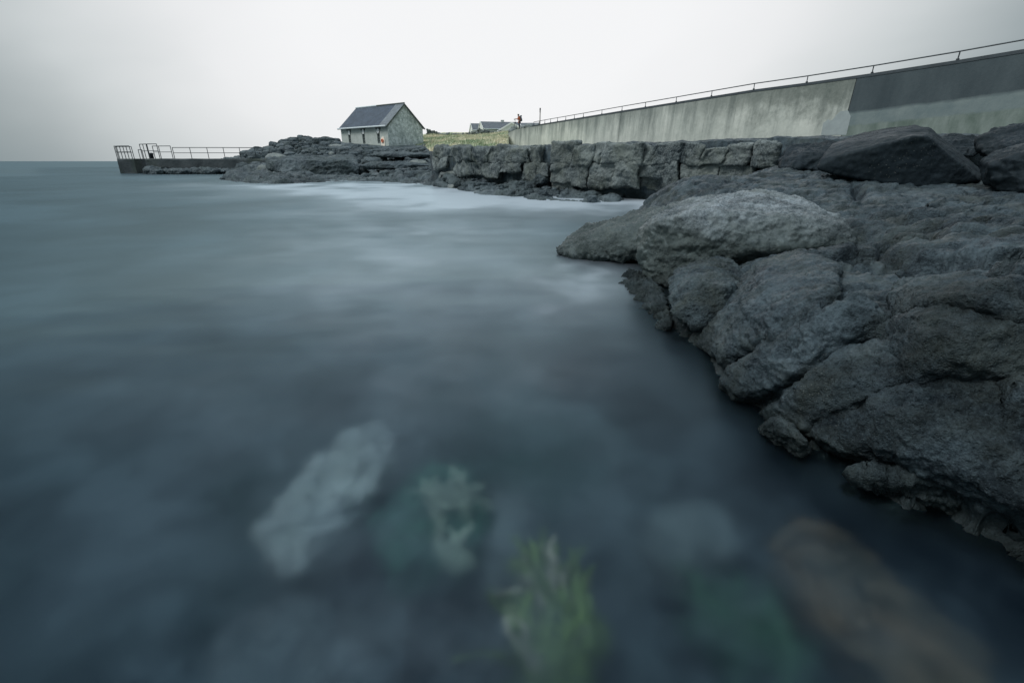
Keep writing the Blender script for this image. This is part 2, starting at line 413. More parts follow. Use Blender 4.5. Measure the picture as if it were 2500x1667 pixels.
# tilted slabs and long joints on the steep near faces
e1 = np.array([-.67, .15, -.73]); e1 /= np.linalg.norm(e1); e2 = np.cross(e1, [.5, -.8, .2]); e2 /= np.linalg.norm(e2); e3 = np.cross(e1, e2)
wp_ = np.stack([fbm(pv * 1.6 + 15, 3), fbm(pv * 1.6 + 37, 3), fbm(pv * 1.6 + 59, 3)], 1) * .16
steep = 1 - flat.ravel()
big = np.zeros(len(pv))
for sc_, a_, h_, c_, cw_ in ((1.0, 1.3, .035, .035, .05), (2.3, 1.8, .014, .020, .05)):
    fr_ = np.stack([(pv + wp_) @ e1 * a_, (pv + wp_) @ e2 * 3.4, (pv + wp_) @ e3 * 2.6], 1) * sc_
    cv, cb, co_ = cells(fr_)
    big += steep * ((cv[:, 0] - .5) * 2 * h_ * sstep(0, .14, cb) - c_ * np.exp(-(cb / cw_) ** 2) * sstep(.25, .6, cv[:, 1] + .25))
pv = pv + nv * d[:, None] + n0.reshape(-1, 3) * big[:, None]
# undercut: the wave-cut notch just above the water, below a proud lip
hn = nv * np.array([1, 1, 0]); hn /= np.linalg.norm(hn, axis=1)[:, None] + 1e-6
lipm = sstep(3.4, 2.6, RR.ravel()) * sstep(1.45, 1.9, RR.ravel()) * steep * (.55 + .9 * perlin(pv * 2.1 + 3))
pv = pv + hn * (lipm * (.045 * np.exp(-((pv[:, 2] - .15) / .045) ** 2) - .10 * np.exp(-((pv[:, 2] - .035) / .05) ** 2)))[:, None]
me = np_mesh('rock_shelf', pv, grid_quads(NT, NR))
shelf = link('rock_shelf', me, M['shelf']); tag(shelf, kind='structure')

# slabs of the shelf that stand proud between its joints
def shelf_pt(px, py, off):
    x, y, z = march(shelf_h, px, py); e = .03
    h = shelf_h(np.array([x - e, x + e, x, x]), np.array([y, y, y - e, y + e])); g = np.array([-(h[1] - h[0]) / (2 * e), -(h[3] - h[2]) / (2 * e), 1]); g /= np.linalg.norm(g)
    return np.array([x, y, z]), g, off
def slab(outline, rise, seed, bulge=.03, vox=.008, amp=.030):
    L = []; cx = sum(a for a, b in outline) / len(outline); cy = sum(b for a, b in outline) / len(outline); gs = []
    for px, py in outline:
        p_, g, _ = shelf_pt(px, py, 0); gs.append(g); L += [p_ + g * rise * .45, p_ - g * .20]
        q_, g2, _ = shelf_pt(px + (cx - px) * .10, py + (cy - py) * .10, 0); L.append(q_ + g2 * rise * .95)
        q_, g2, _ = shelf_pt(px + (cx - px) * .6, py + (cy - py) * .6, 0); L.append(q_ + g2 * (rise + bulge * .25))
    rock('slab', L, vox, M['shelf'], amp=amp, s=.42, smooth=1, pits=.022, strata=.010, seed=seed, parent=shelf, fine=1.2)
slab([(1850, 650), (1960, 618), (2050, 660), (2040, 715), (1985, 785), (1850, 855), (1765, 895), (1700, 838), (1748, 806), (1820, 744)], .035, 201)
slab([(2094, 735), (2155, 765), (2140, 815), (2060, 850), (1980, 915), (1880, 965), (1800, 985), (1772, 958), (1782, 930), (1860, 880), (1950, 828), (2020, 780)], .060, 202, .035)
slab([(2190, 850), (2228, 930), (2150, 938), (2092, 962), (2035, 1008), (1965, 1062), (1900, 1040), (1870, 1022), (1930, 972), (2000, 932), (2075, 858)], .045, 203, .03)
slab([(2240, 962), (2400, 935), (2560, 985), (2620, 1280), (2480, 1248), (2370, 1203), (2259, 1150), (2130, 1128), (2050, 1108), (1975, 1070), (2045, 1016), (2100, 974)], .050, 204, .05, .009, .036)
slab([(2185, 795), (2300, 772), (2480, 800), (2580, 860), (2580, 965), (2400, 920), (2245, 940), (2195, 855)], .040, 205, .04, .009)
slab([(2190, 700), (2300, 690), (2500, 700), (2580, 780), (2480, 790), (2300, 760), (2190, 780)], .035, 206, .02)
# ------------------------------------------------------------------ foreground boulders
def boulder(name, label, pts, vox, mat, cat='boulder', **kw):
    o = rock(name, pts, vox, mat, **kw); tag(o, label, cat); return o
P3 = lambda L: [at(*p) for p in L]
boulder('boulder', 'big rounded grey boulder with pale top and olive face, overhanging the water', P3([
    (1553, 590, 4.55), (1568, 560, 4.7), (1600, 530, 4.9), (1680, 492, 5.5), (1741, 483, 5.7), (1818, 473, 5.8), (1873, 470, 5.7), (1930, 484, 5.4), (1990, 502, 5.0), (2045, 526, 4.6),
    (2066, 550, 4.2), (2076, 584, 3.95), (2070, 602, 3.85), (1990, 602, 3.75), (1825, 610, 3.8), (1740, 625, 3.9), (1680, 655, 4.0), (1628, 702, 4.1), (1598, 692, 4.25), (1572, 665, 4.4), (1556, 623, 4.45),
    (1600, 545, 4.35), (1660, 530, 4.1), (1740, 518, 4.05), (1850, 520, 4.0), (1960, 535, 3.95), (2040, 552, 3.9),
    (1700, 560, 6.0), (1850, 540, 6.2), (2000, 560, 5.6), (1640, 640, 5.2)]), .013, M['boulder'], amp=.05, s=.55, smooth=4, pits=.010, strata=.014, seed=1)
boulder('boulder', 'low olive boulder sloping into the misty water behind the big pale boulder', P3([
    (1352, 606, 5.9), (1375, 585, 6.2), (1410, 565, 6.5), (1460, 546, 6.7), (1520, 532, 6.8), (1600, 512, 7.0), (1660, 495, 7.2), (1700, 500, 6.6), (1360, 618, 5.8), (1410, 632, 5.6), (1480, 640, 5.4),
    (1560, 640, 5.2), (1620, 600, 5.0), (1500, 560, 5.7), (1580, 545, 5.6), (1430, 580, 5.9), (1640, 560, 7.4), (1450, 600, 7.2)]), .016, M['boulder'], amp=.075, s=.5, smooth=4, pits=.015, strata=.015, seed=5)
boulder('boulder', 'rounded blue-grey pitted boulder wedged below the big pale boulder at the water edge', P3([
    (1628, 690, 3.35), (1650, 662, 3.5), (1705, 637, 3.65), (1757, 632, 3.65), (1799, 650, 3.5), (1825, 676, 3.25), (1836, 702, 3.1), (1828, 730, 2.95), (1790, 768, 2.8), (1755, 790, 2.75),
    (1700, 798, 2.75), (1660, 780, 2.85), (1637, 758, 2.95), (1627, 720, 3.15), (1720, 690, 2.95), (1770, 700, 2.85), (1680, 720, 2.95), (1720, 660, 4.0), (1800, 700, 3.8), (1680, 760, 3.5)]), .010, M['pitted'], amp=.05, s=.42, smooth=5, pits=.022, seed=9)
boulder('boulder', 'large dark wedge-shaped boulder with smooth sloping faces in front of the concrete wall', P3([
    (1996, 412, 7.7), (2004, 388, 7.8), (2030, 354, 8.2), (2085, 330, 8.6), (2150, 314, 8.6), (2235, 307, 8.2), (2268, 314, 7.9), (2300, 340, 7.9), (2350, 378, 7.7), (2400, 425, 7.3), (2408, 452, 7.1),
    (2385, 460, 7.0), (2290, 460, 7.0), (2200, 454, 7.15), (2120, 444, 7.4), (2050, 430, 7.55), (2010, 418, 7.65), (2225, 334, 7.15), (2264, 332, 7.1), (2385, 440, 6.9), (2140, 366, 7.35), (2040, 385, 7.6), (2200, 450, 9.), (2390, 440, 8.5)]),
    .02, M['slate_boulder'], amp=.028, s=.9, smooth=0, pits=0, seed=14, strata=.006, fine=1.1)
boulder('boulder', 'dark rounded boulder at the right edge of the shelf beside the wedge-shaped boulder', P3([
    (2400, 392, 6.6), (2440, 372, 6.6), (2500, 352, 6.4), (2600, 330, 6.0), (2700, 340, 5.6), (2720, 450, 5.2), (2600, 500, 5.2), (2500, 482, 5.6), (2430, 465, 5.9), (2402, 440, 6.2), (2500, 372, 5.8), (2420, 402, 6.0), (2600, 400, 7.4), (2450, 420, 7.4)]),
    .02, M['slate_boulder'], amp=.06, s=.7, smooth=4, seed=17, strata=.01)
boulder('boulder', 'long mossy-topped boulder rising to the right edge below the concrete wall', P3([
    (2395, 335, 9.6), (2430, 322, 9.8), (2470, 305, 9.6), (2520, 298, 9.4), (2640, 285, 9.0), (2660, 380, 8.6), (2500, 392, 8.4), (2420, 392, 8.8), (2390, 360, 9.3), (2480, 345, 8.7), (2560, 330, 10.5), (2420, 380, 10.5)]),
    .025, M['slate_boulder'], amp=.08, s=.7, smooth=3, seed=20, strata=.02)
boulder('boulder', 'flat slab of dark rock lying behind the wedge-shaped boulder', P3([
    (2290, 336, 10.5), (2340, 330, 10.6), (2385, 335, 10.4), (2400, 352, 9.9), (2385, 380, 9.6), (2330, 385, 9.7), (2290, 360, 10), (2340, 372, 11.2), (2390, 350, 11)]), .025, M['slate_boulder'], amp=.06, s=.5, smooth=3, seed=23, strata=.02)
boulder('boulder', 'cracked grey boulder between the block ledge and the wedge-shaped boulder', P3([
    (1905, 385, 9.3), (1925, 362, 9.6), (1965, 350, 9.8), (2015, 346, 9.6), (2050, 355, 9.2), (2060, 400, 8.6), (2010, 418, 8.5), (1930, 415, 8.7), (1900, 410, 9.0), (1960, 372, 9.0), (2030, 372, 8.7), (1980, 400, 10.4)]),
    .022, M['slate_boulder'], amp=.07, s=.6, smooth=3, seed=26, strata=.015)
boulder('boulder', 'small grey boulder half under water at the foot of the near rock', [atz(*p) for p in [
    (1862, 1045, .05), (1892, 1025, .1), (1937, 1040, .12), (1972, 1075, .12), (1980, 1105, .06), (1920, 1118, -.05), (1872, 1092, -.06), (1852, 1066, -.08), (1902, 1066, -.3), (1952, 1088, -.3)]], .007, M['pitted'], amp=.035, s=.22, smooth=3, pits=.012, seed=29)
boulder('boulder', 'weedy low rock awash below the rounded pitted boulder', [atz(*p) for p in [
    (1500, 685, -.03), (1560, 660, .05), (1600, 690, .08), (1625, 730, .08), (1640, 790, .05), (1600, 830, -.08), (1540, 780, -.12), (1500, 720, -.14), (1580, 720, -.4), (1610, 790, -.4)]], .010, M['pitted'], amp=.07, s=.2, smooth=3, pits=.02, seed=31)
boulder('boulder', 'low jagged rock under the overhanging lip of the near shelf', [atz(*p) for p in [
    (2080, 1160, .06), (2150, 1150, .1), (2300, 1180, .12), (2480, 1222, .10), (2600, 1270, .1), (2560, 1330, -.03), (2380, 1280, -.03), (2200, 1235, -.03), (2100, 1210, -.06), (2200, 1230, -.3), (2450, 1330, -.3)]], .007, M['pitted'], amp=.05, s=.25, smooth=3, pits=.02, seed=34, strata=.012)

# ------------------------------------------------------------------ block ledge
LP = [(1040, 26.0), (1075, 23.5), (1200, 19.8), (1350, 17.0), (1500, 15.4), (1650, 14.2), (1780, 13.0), (1880, 11.9), (2050, 10.9), (2500, 10.2), (3200, 9.5)]
def ledge_Y(px): return float(np.interp(px, [p[0] for p in LP], [p[1] for p in LP]))
def lpt(px, py, off=0.0):     # a point on the ledge face; off metres behind it
    return at(px, py, ledge_Y(px) + off)
bl = []
z6 = lambda x, y: (1050 + x / 7.84, 340 + y / 7.84)
z4 = lambda x, y: (1350 + x / 3.92, 280 + y / 3.92)
def quad6(x0, y0, x1, y1, d=0, k=0): bl.append(([z6(x0, y0), z6(x1, y0), z6(x1 - k, y1), z6(x0 - k, y1)], d))
def quad4(x0, y0, x1, y1, d=0, k=0): bl.append(([z4(x0, y0), z4(x1, y0), z4(x1 - k, y1), z4(x0 - k, y1)], d))
# top course
quad6(85, 170, 450, 350, .05, 15); quad6(475, 165, 810, 410, -.12, 20); quad6(870, 175, 1085, 435, 0); quad6(1090, 165, 1245, 450, .05); quad6(1250, 160, 1480, 445, .1); quad6(1450, 185, 1830, 440, -.1)
quad6(1850, 190, 1965, 440, .1); quad6(1970, 175, 2130, 445, .0)
quad4(140, 270, 215, 455, .0); quad4(0, 275, 185, 460, -.05); quad4(205, 300, 362, 488, -.1); quad4(385, 282, 500, 450, .0, 8); quad4(495, 280, 870, 452, -.08, 15)
quad4(890, 300, 985, 465, .1, 25); quad4(990, 290, 1120, 465, .0, 25); quad4(1135, 290, 1245, 458, -.05, 25); quad4(1275, 300, 1430, 470, .0, 25); quad4(1450, 315, 1640, 475, -.08, 45); quad4(1680, 300, 1900, 485, .0, 70); quad4(1960, 285, 2200, 500, -.1, 40)
# second course
bl.append(([z6(70, 372), z6(300, 372), z6(285, 520), z6(60, 590)], -.02)); quad6(455, 425, 832, 680, .02); quad6(845, 450, 1045, 690, .05); bl.append(([z6(1050, 465), z6(1330, 455), z6(1320, 730), z6(1060, 690)], -.05))
bl.append(([z6(1335, 450), z6(1712, 455), z6(1715, 610), z6(1335, 610)], .0)); quad6(1765, 465, 1980, 790, .0); quad6(1990, 455, 2290, 670, -.03)
quad4(0, 470, 182, 640, .0); quad4(186, 492, 350, 690, .05); quad4(400, 462, 600, 700, .05, 5); quad4(605, 462, 830, 690, -.05, 5); quad4(845, 470, 1075, 590, .1, 8); quad4(1075, 472, 1192, 680, .0, 15); quad4(1245, 480, 1420, 690, .05, 10); quad4(1425, 488, 1580, 690, .08, 15); quad4(1620, 498, 1930, 690, .1, 20)
quad4(480, 600, 820, 705, .25); quad4(860, 590, 1050, 700, .35, 5)
# low third course
quad6(210, 645, 480, 800, .25); quad6(500, 670, 720, 780, .4); quad6(1300, 640, 1750, 860, .8); quad6(1820, 800, 2060, 960, .1); quad6(2070, 830, 2250, 960, .35); quad6(900, 700, 1300, 900, .9)
quad4(20, 650, 200, 740, .2); quad4(220, 690, 390, 750, .5); quad4(1050, 690, 1200, 760, .3)
ledge = thing('rock_ledge', 'long grey ledge of jointed limestone blocks between the bay and the concrete wall', 'rock ledge', tuple(lpt(1350, 470)))
L0 = np.array(lpt(1350, 470))
for i, (Q, d) in enumerate(bl):
    rs = random.Random(i); pts = []
    dep = 1.3 + rs.random() * .4
    cx = sum(q[0] for q in Q) / 4; cy = sum(q[1] for q in Q) / 4
    for (x, y) in Q:
        x = x + (-1.0 if x < cx else 1.0) * 2.2; y = y + (-1.4 if y < cy else 1.4)
        a = lpt(x + rs.uniform(-2.6, 2.6), y + rs.uniform(-1.6, 1.6), d * .8 + rs.uniform(-.08, .08))
        pts.append(a - L0); b = a + np.array([.35, dep, 0]); b[2] = a[2]
        pts.append(b - L0)
    sc = ledge_Y(cx) / 16
    rock('rock_block', pts, .036 * sc, M['ledge'], amp=.075 * sc, s=.6, smooth=1, pits=.0, strata=.014, seed=40 + i, parent=ledge, warp=L0)
# the rock mass the blocks belong to: floor behind them, back to the wall
pa = [np.array(lpt(p, 397))[:2] for p in np.linspace(1042, 3100, 260)]
pa = np.array(pa); nb = 150
tt = np.concatenate([[-.0, .0, .0], np.geomspace(.05, 46, nb - 3)])
tdir = np.gradient(pa, axis=0); nd = np.stack([-tdir[:, 1], tdir[:, 0]], 1); nd /= np.linalg.norm(nd, axis=1)[:, None]
nd = np.where(nd[:, 1:2] < 0, -nd, nd); nd = .4 * nd + np.array([.12, .6])
P = np.zeros((len(pa), nb, 3))
P[:, :, :2] = pa[:, None] + nd[:, None] * (tt[None, :, None] + .30)
P[:, :, 2] = 1.56 + .012 * np.minimum(tt, 30)[None] + .02 * np.minimum(tt, 6)[None]
fl = P.reshape(-1, 3); P[:, :, 2] += (fbm(fl * .8, 4) * .10 + ridged(fl * 2.5, 3) * .035).reshape(P.shape[:2])
for k, z in ((0, -.8), (1, .3), (2, 1.1)): P[:, k, 2] = z + P[:, k, 2] * 0; P[:, k, :2] += (fbm(np.c_[fl.reshape(P.shape)[:, k, :2], np.full(len(pa), k)] * .9, 3) * .12)[:, None]
pl = link('rock_ground', np_mesh('rock_ground', P.reshape(-1, 3), grid_quads(len(pa), nb)), M['shelf']); tag(pl, kind='structure')

# ------------------------------------------------------------------ far shore
sh = []
for px, py, Y in [(600, 433, 32), (680, 430, 33), (760, 431, 32), (560, 438, 32), (830, 436, 31),
                  (640, 423, 39), (560, 424, 42), (900, 436, 30), (1000, 438, 28.5), (880, 428, 36), (960, 424, 35), (1030, 420, 32), (1050, 412, 36), (920, 410, 42), (980, 402, 44), (1040, 394, 44), (900, 396, 47),
                  (560, 410, 47), (620, 396, 48), (700, 392, 47), (800, 386, 48), (880, 383, 50), (950, 378, 52), (1040, 376, 50), (700, 372, 53), (780, 362, 56), (850, 362, 58), (920, 365, 58), (1010, 364, 58),
                  (600, 378, 53), (640, 370, 56), (700, 350, 60), (740, 341, 63), (780, 343, 66), (825, 346, 72), (835, 350, 70), (890, 353, 66), (945, 358, 63), (1000, 356, 64), (1036, 355, 66),
                  (1045, 352, 66), (1100, 356, 58), (1170, 354, 56), (1235, 353, 54), (1060, 338, 84), (1100, 336, 88), (1170, 335, 88), (1230, 329, 80), (1300, 326, 80), (1000, 340, 86), (900, 345, 86), (1060, 334, 120), (1200, 326, 112), (1350, 318, 110)]:
    sh.append(at(px, py, Y))
for px, py in [(545, 441), (600, 447), (700, 448), (800, 443), (850, 441), (950, 446), (1030, 449), (1062, 457), (1130, 471), (1200, 479), (1300, 487), (1400, 493), (1500, 495), (1560, 492), (1620, 486)]:
    sh.append(atz(px, py, .0)); a = atz(px, py, 0); sh.append((a[0] * .85, a[1] * .85, -.8))
for px, Y, z in [(1090, 24, .45), (1110, 22, .28), (1200, 19, .22), (1350, 16.2, .16), (1500, 14.6, .10), (1650, 13.3, .03), (1200, 24, .6), (1350, 20, .5), (1500, 18, .4), (1750, 12.0, -.1), (1300, 30, .8), (1150, 30, 1.0), (1650, 16, .3)]:
    sh.append((xat(px, Y, z), Y, z))
for px, Y, z in [(480, 42, -1.5), (400, 50, -1.2), (440, 60, -1.5), (520, 70, -1.), (300, 90, -3), (560, 110, -2), (700, 110, .5), (500, 32, -2), (430, 46, -.8), (500, 49, .3), (420, 52, .0), (600, 62, 1.2), (640, 75, 1.3)]:
    sh.append((xat(px, Y, z), Y, z))
shore_h = TPS(sh, 2e-4)
NT, NR = 820, 560
th = np.linspace(R(-44), R(25), NT); rr = np.geomspace(11.5, 135, NR)
TT, RR = np.meshgrid(th, rr, indexing='ij'); X = np.sin(TT) * RR; Y = np.cos(TT) * RR
Z = shore_h(X, Y).reshape(X.shape); Z = np.clip(Z, -3, 8)
k_ = sstep(R(-10), R(-8), TT); Z = Z * (1 - k_) + np.minimum(Z, .9) * k_
xyz = np.stack([X.ravel(), Y.ravel(), np.zeros(X.size)], 1)
wz = (fbm(xyz * .22 + 5, 4) * .35 + fbm(xyz * 1.1 + 9, 3) * .12).reshape(X.shape)
rock_amt = sstep(-.5, .1, Z) * (1 - sstep(2.2, 2.6, Z) * sstep(R(-14), R(-11), TT)) * (1 - sstep(60, 68, RR))
Z = Z + wz * .55 * rock_amt
sz = .34; w2 = (fbm(xyz * .35 + 21, 4) * .3).reshape(X.shape); q = (Z + w2) / sz; fl_ = np.floor(q); fr = q - fl_
Z = Z * (1 - .85 * rock_amt) + ((fl_ + sstep(.72, .98, fr)) * sz - w2) * .85 * rock_amt
P = np.stack([X, Y, Z], 2); nv = grid_normals(P).reshape(-1, 3); pv = P.reshape(-1, 3)
d = (rock_disp(pv, 1.5, .13, .0, .04, 3) + .05 * ridged(pv * 2.2, 4)) * (.15 + .85 * rock_amt.ravel())
c = worley(pv * np.array([.55, .55, 1.2]) + np.stack([fbm(pv * .6, 3)] * 3, 1) * .6)
d -= .16 * np.exp(-((c[1] - c[0]) / .06) ** 2) * rock_amt.ravel()
pv = pv + nv * d[:, None]
shore = link('rocky_shore', np_mesh('rocky_shore', pv, grid_quads(NT, NR)), M['shore']); tag(shore, kind='structure')

def shz(x, y): return float(shore_h(np.array([x]), np.array([y]))[0])
boulder('rock_slab', 'huge dark overhanging rock slab by the water left of the stone boathouse', P3([
    (648, 392, 40), (668, 386, 41.5), (740, 384, 43), (820, 381, 43), (860, 382, 42), (872, 392, 39.5), (876, 410, 38), (874, 424, 37.5), (830, 430, 37), (740, 431, 36.5), (690, 424, 37), (655, 412, 38.5), (665, 393, 38), (760, 392, 37), (840, 394, 37.3), (700, 388, 46), (860, 384, 46), (700, 420, 46)]),
    .06, M['shore'], cat='rock', amp=.16, s=1.4, smooth=2, strata=.03, seed=71)
boulder('rock_slab', 'pale tilted slab resting on top of the huge dark overhanging slab', P3([
    (800, 384, 41), (830, 379, 42.5), (856, 380, 42.5), (862, 386, 40.5), (810, 388, 40), (830, 384, 40), (840, 385, 44)]), .05, M['stone'], cat='rock', amp=.06, s=.8, smooth=2, seed=73)
def mrock(label, x0, y0, x1, y1, Y, k=0, mat='shore', dep=.6, seed=0, name='boulder', amp=.10):
    rs = random.Random(seed + 500); w = x1 - x0; h = y1 - y0; sc = Y / F * w * .5
    L = [(x0, y0 + h * .55, Y), (x0 + w * .14, y0 + h * .1, Y), (x0 + w * .5, y0, Y + .1), (x0 + w * .82, y0 + h * rs.uniform(.05, .25), Y), (x1, y0 + h * rs.uniform(.4, .6), Y), (x1 - w * .05, y1, Y), (x0 + w * .06, y1, Y), (x0 + w * .5, y1, Y - dep * .4), (x0 + w * .4, y0 + h * .35, Y - dep * .3), (x0 + w * .75, y0 + h * .4, Y - dep * .25)]
    L += [(a, b, c + dep) for a, b, c in L[:7]]
    return boulder(name, label, P3(L), max(.03, .02 * Y / 16), M[mat], cat='rock', amp=amp, s=.6 * Y / 30, smooth=2, strata=.02, seed=seed)
mrock('flat-topped rock poking up through the right end of the pier railing', 597, 366, 634, 386, 51, dep=2, seed=1)
mrock('grey block at the foot of the pier wall beside the dark cave mouth', 575, 398, 612, 423, 46, dep=1.4, seed=2)
mrock('angular boulder leaning below the pier end next to the cave-like gap', 612, 396, 640, 420, 45.5, dep=1.4, seed=3)
mrock('pale wedge of rock at the waterline under the pier end', 628, 404, 656, 424, 41.5, dep=1., mat='stone', seed=4)
mrock('low ragged rock tongue lying in the misty water in front of the pier', 541, 427, 700, 446, 31.5, dep=2.0, seed=5, amp=.16)
mrock('squared dark block in the rubble slope left of the boathouse', 778, 346, 804, 361, 58, dep=1.2, seed=6)
mrock('long pale slab tipped on the rubble slope beside the squared dark block', 800, 352, 842, 366, 57, dep=1.4, mat='stone', seed=7)
mrock('dark broad boulder below the left corner of the boathouse', 838, 353, 864, 364, 57, dep=1.2, seed=8)
mrock('dark slab below the windows of the boathouse', 873, 356, 896, 366, 57, dep=1.2, seed=9)
mrock('tan lichen-yellow stone standing at the back edge of the dark slab', 803, 371, 815, 381, 50, dep=.6, mat='stone', seed=10)
mrock('stepped block on the skyline at the left end of the rubble ridge', 698, 355, 722, 372, 60, dep=1.5, mat='stone', seed=11)
mrock('low grey boulder on the skyline just left of the boathouse', 808, 338, 832, 348, 70, dep=1.5, seed=12)
mrock('small dark stone at the right foot of the boathouse gable', 1030, 352, 1041, 362, 62, dep=.8, seed=13)
mrock('grey boulder under the left end of the block ledge near the water', 1092, 452, 1112, 466, 21.5, dep=.7, mat='stone', seed=14)
mrock('weedy brown boulder among the wet rocks below the boathouse', 885, 386, 935, 408, 41, dep=1.6, seed=15)
mrock('pale broken boulder among the wet rocks near the left end of the block ledge', 998, 392, 1046, 408, 38, dep=1.6, mat='stone', seed=16)
mrock('long flat bedrock step below the boathouse gable', 905, 372, 1050, 384, 47, dep=2.0, seed=17)
mrock('second bedrock step closer to the water below the boathouse gable', 880, 396, 1060, 412, 37, dep=2.0, seed=18)
mrock('dark low step of rock at the waterline between the overhanging slab and the block ledge', 985, 418, 1075, 438, 29.5, dep=1.4, seed=19)
mrock('squared grey rock standing above the left end of the huge dark overhanging slab', 648, 376, 700, 392, 49, dep=2.0, mat='stone', seed=20)
mrock('tall blocky outcrop in the middle of the rubble ridge', 722, 346, 778, 372, 59, dep=2.0, mat='stone', seed=21)
mrock('cream fallen boulder near the middle of the apron below the block ledge', 1306, 428, 1340, 448, 17.4, dep=.8, seed=22)

mrock('weedy rock heap against the pier wall just right of the gap in the pier head', 354, 409, 398, 427, 44.6, dep=1.2, seed=31, amp=.26)
mrock('long low dark rock along the foot of the pier below the square rail frame', 392, 414, 472, 425, 44.8, dep=1.2, seed=32, amp=.24)
mrock('low broken rock along the foot of the pier below its long railing', 460, 412, 548, 424, 45, dep=1.4, seed=33, amp=.26)
# loose rubble nobody would count
rub = MB()
base_ico = bmesh.new(); bmesh.ops.create_icosphere(base_ico, subdivisions=2, radius=1)
bv = np.array([v.co[:] for v in base_ico.verts]); bf = [[v.index for v in f.verts] for f in base_ico.faces]; base_ico.free()
rv, rf = [], []
def stone_into(rv, rf, c, r, rs, sq=(1, 1, .7)):
    o = sum(len(a) for a in rv)
    v = np.sign(bv) * np.abs(bv) ** .6 * r * np.array(sq) * np.array([rs.uniform(.75, 1.3), rs.uniform(.75, 1.2), rs.uniform(.8, 1.2)])
    a = rs.uniform(0, 6.28); ca, sa = math.cos(a), math.sin(a)
    v = v @ np.array([[ca, -sa, 0], [sa, ca, 0], [0, 0, 1]]).T
    t = rs.uniform(-.35, .35); v = v @ np.array([[1, 0, 0], [0, math.cos(t), -math.sin(t)], [0, math.sin(t), math.cos(t)]]).T
    v = v * (1 + .16 * perlin(bv * 1.6 + rs.uniform(0, 90)))[:, None]
    rv.append(v + np.array(c)); rf.extend([[i + o for i in f] for f in bf])
def tri_mesh(name, rv, rf, mat, parent=None):
    me = np_mesh(name, np.concatenate(rv), np.array(rf)); me.polygons.foreach_set('use_smooth', np.zeros(len(me.polygons), dtype=bool)); return link(name, me, mat, parent)
rs = random.Random(3)
shore_bvh = BVHTree.FromPolygons([tuple(v) for v in pv[:]], [tuple(f) for f in grid_quads(NT, NR)])
def drop(x, y, bvh=None):
    h = (bvh or shore_bvh).ray_cast(Vector((x, y, 20)), Vector((0, 0, -1))); return h[0].z if h[0] else 0.
for i in range(620):
    px = rs.uniform(590, 905); Y_ = rs.uniform(50, 68)
    x = xat(px, Y_, 2.5); z = drop(x, Y_)
    if z < .6: continue
    if px > 820 and Y_ > 60: continue
    stone_into(rv, rf, (x, Y_, z + .05), rs.choice([.15, .2, .28, .4, .55]), rs)
for i in range(420):
    px = rs.uniform(870, 1060); Y_ = rs.uniform(30, 58)
    x = xat(px, Y_, 1.5); z = drop(x, Y_)
    if z < .15: continue
    stone_into(rv, rf, (x, Y_, z + .02), rs.choice([.1, .15, .2, .3]), rs)
for i in range(160):
    px = rs.uniform(1080, 1640); Y_ = ledge_Y(px) - rs.uniform(-.3, 2.2)
    x = xat(px, Y_, .2); z = drop(x, Y_)
    if z < .03: continue
    stone_into(rv, rf, (x, Y_, z), rs.choice([.05, .08, .12, .18]), rs)
o = tri_mesh('rubble', rv, rf, M['shore']); tag(o, 'loose grey rubble strewn over the shore', 'rubble', kind='stuff')

# ------------------------------------------------------------------ pier
def conc_material(name, base, dark, green, sc=1.0):
    m, nt = new_mat(name); n = N(nt); co = n('NewGeometry').outputs['Position']
    f = n.noise(co, .7 * sc, 7, .65); g = n.noise(co, .35 * sc, 5, .6, .5)
    c = n.mix(n.ramp(f, [(.35, 0.), (.65, 1.)]), dark, base)
    c = n.mix(n.math('MULTIPLY', n.ramp(g, [(.5, 0.), (.62, 1.)]), .6), c, green)
    b = n('Bump', ins={'Height': n.noise(co, 5 * sc, 8, .7), 'Strength': .7, 'Distance': .08})
    p = n('BsdfPrincipled', ins={'Base Color': c, 'Roughness': .85, 'Normal': b.outputs[0]})
    n('OutputMaterial', ins={'Surface': p.outputs[0]}); return m
M['pier'] = conc_material('pier_concrete', (.075, .09, .095), (.025, .034, .038), (.035, .052, .035))
ZD = 1.33
pier = thing('pier', 'dark old concrete pier running out into the sea at the left', 'pier', (xat(420, 48, 0), 48, 0))
pl0 = np.array(pier.location)
def pier_block(name, pxs, Yf, Yb, zt, zb=-1.2, seed=0):
    xs = np.linspace(xat(pxs[0], Yf, zt), xat(pxs[1], Yf, zt), max(3, int(abs(pxs[1] - pxs[0]) / 3)))
    m = MB(); prof = [(Yf - .10, zb), (Yf, zb + (zt - zb) * .5), (Yf + .03, zt - .12), (Yf + .06, zt), (Yb, zt), (Yb, zb)]
    rings = []
    for i, x in enumerate(xs):
        q = np.array([[x, y, z] for y, z in prof]); q[:, 1] += perlin(q * np.array([.9, .5, 2]) + seed) * .10; q[:, 2] += np.array([0, .06, .02, .012, .01, 0]) * perlin(q * .8 + seed)
        rings.append([m.bm.verts.new(tuple(p - pl0)) for p in q])
    for A, B in zip(rings, rings[1:]):
        for k in range(6): m.bm.faces.new((A[k], A[(k + 1) % 6], B[(k + 1) % 6], B[k]))
    m.bm.faces.new(rings[0]); m.bm.faces.new(rings[-1][::-1])
    return m.build(name, M['pier'], pier)
pier_block('pier_head', (283, 325.5), 47.3, 52, ZD, seed=1)
pier_block('steps', (325.7, 352), 50.4, 52, ZD - .004, seed=2)
pier_block('quay_wall', (352.3, 720), 46.8, 52.5, ZD, seed=3)
pier_block('footing', (353, 392), 45.6, 46.6, .62, seed=4)
rail_n = [0]
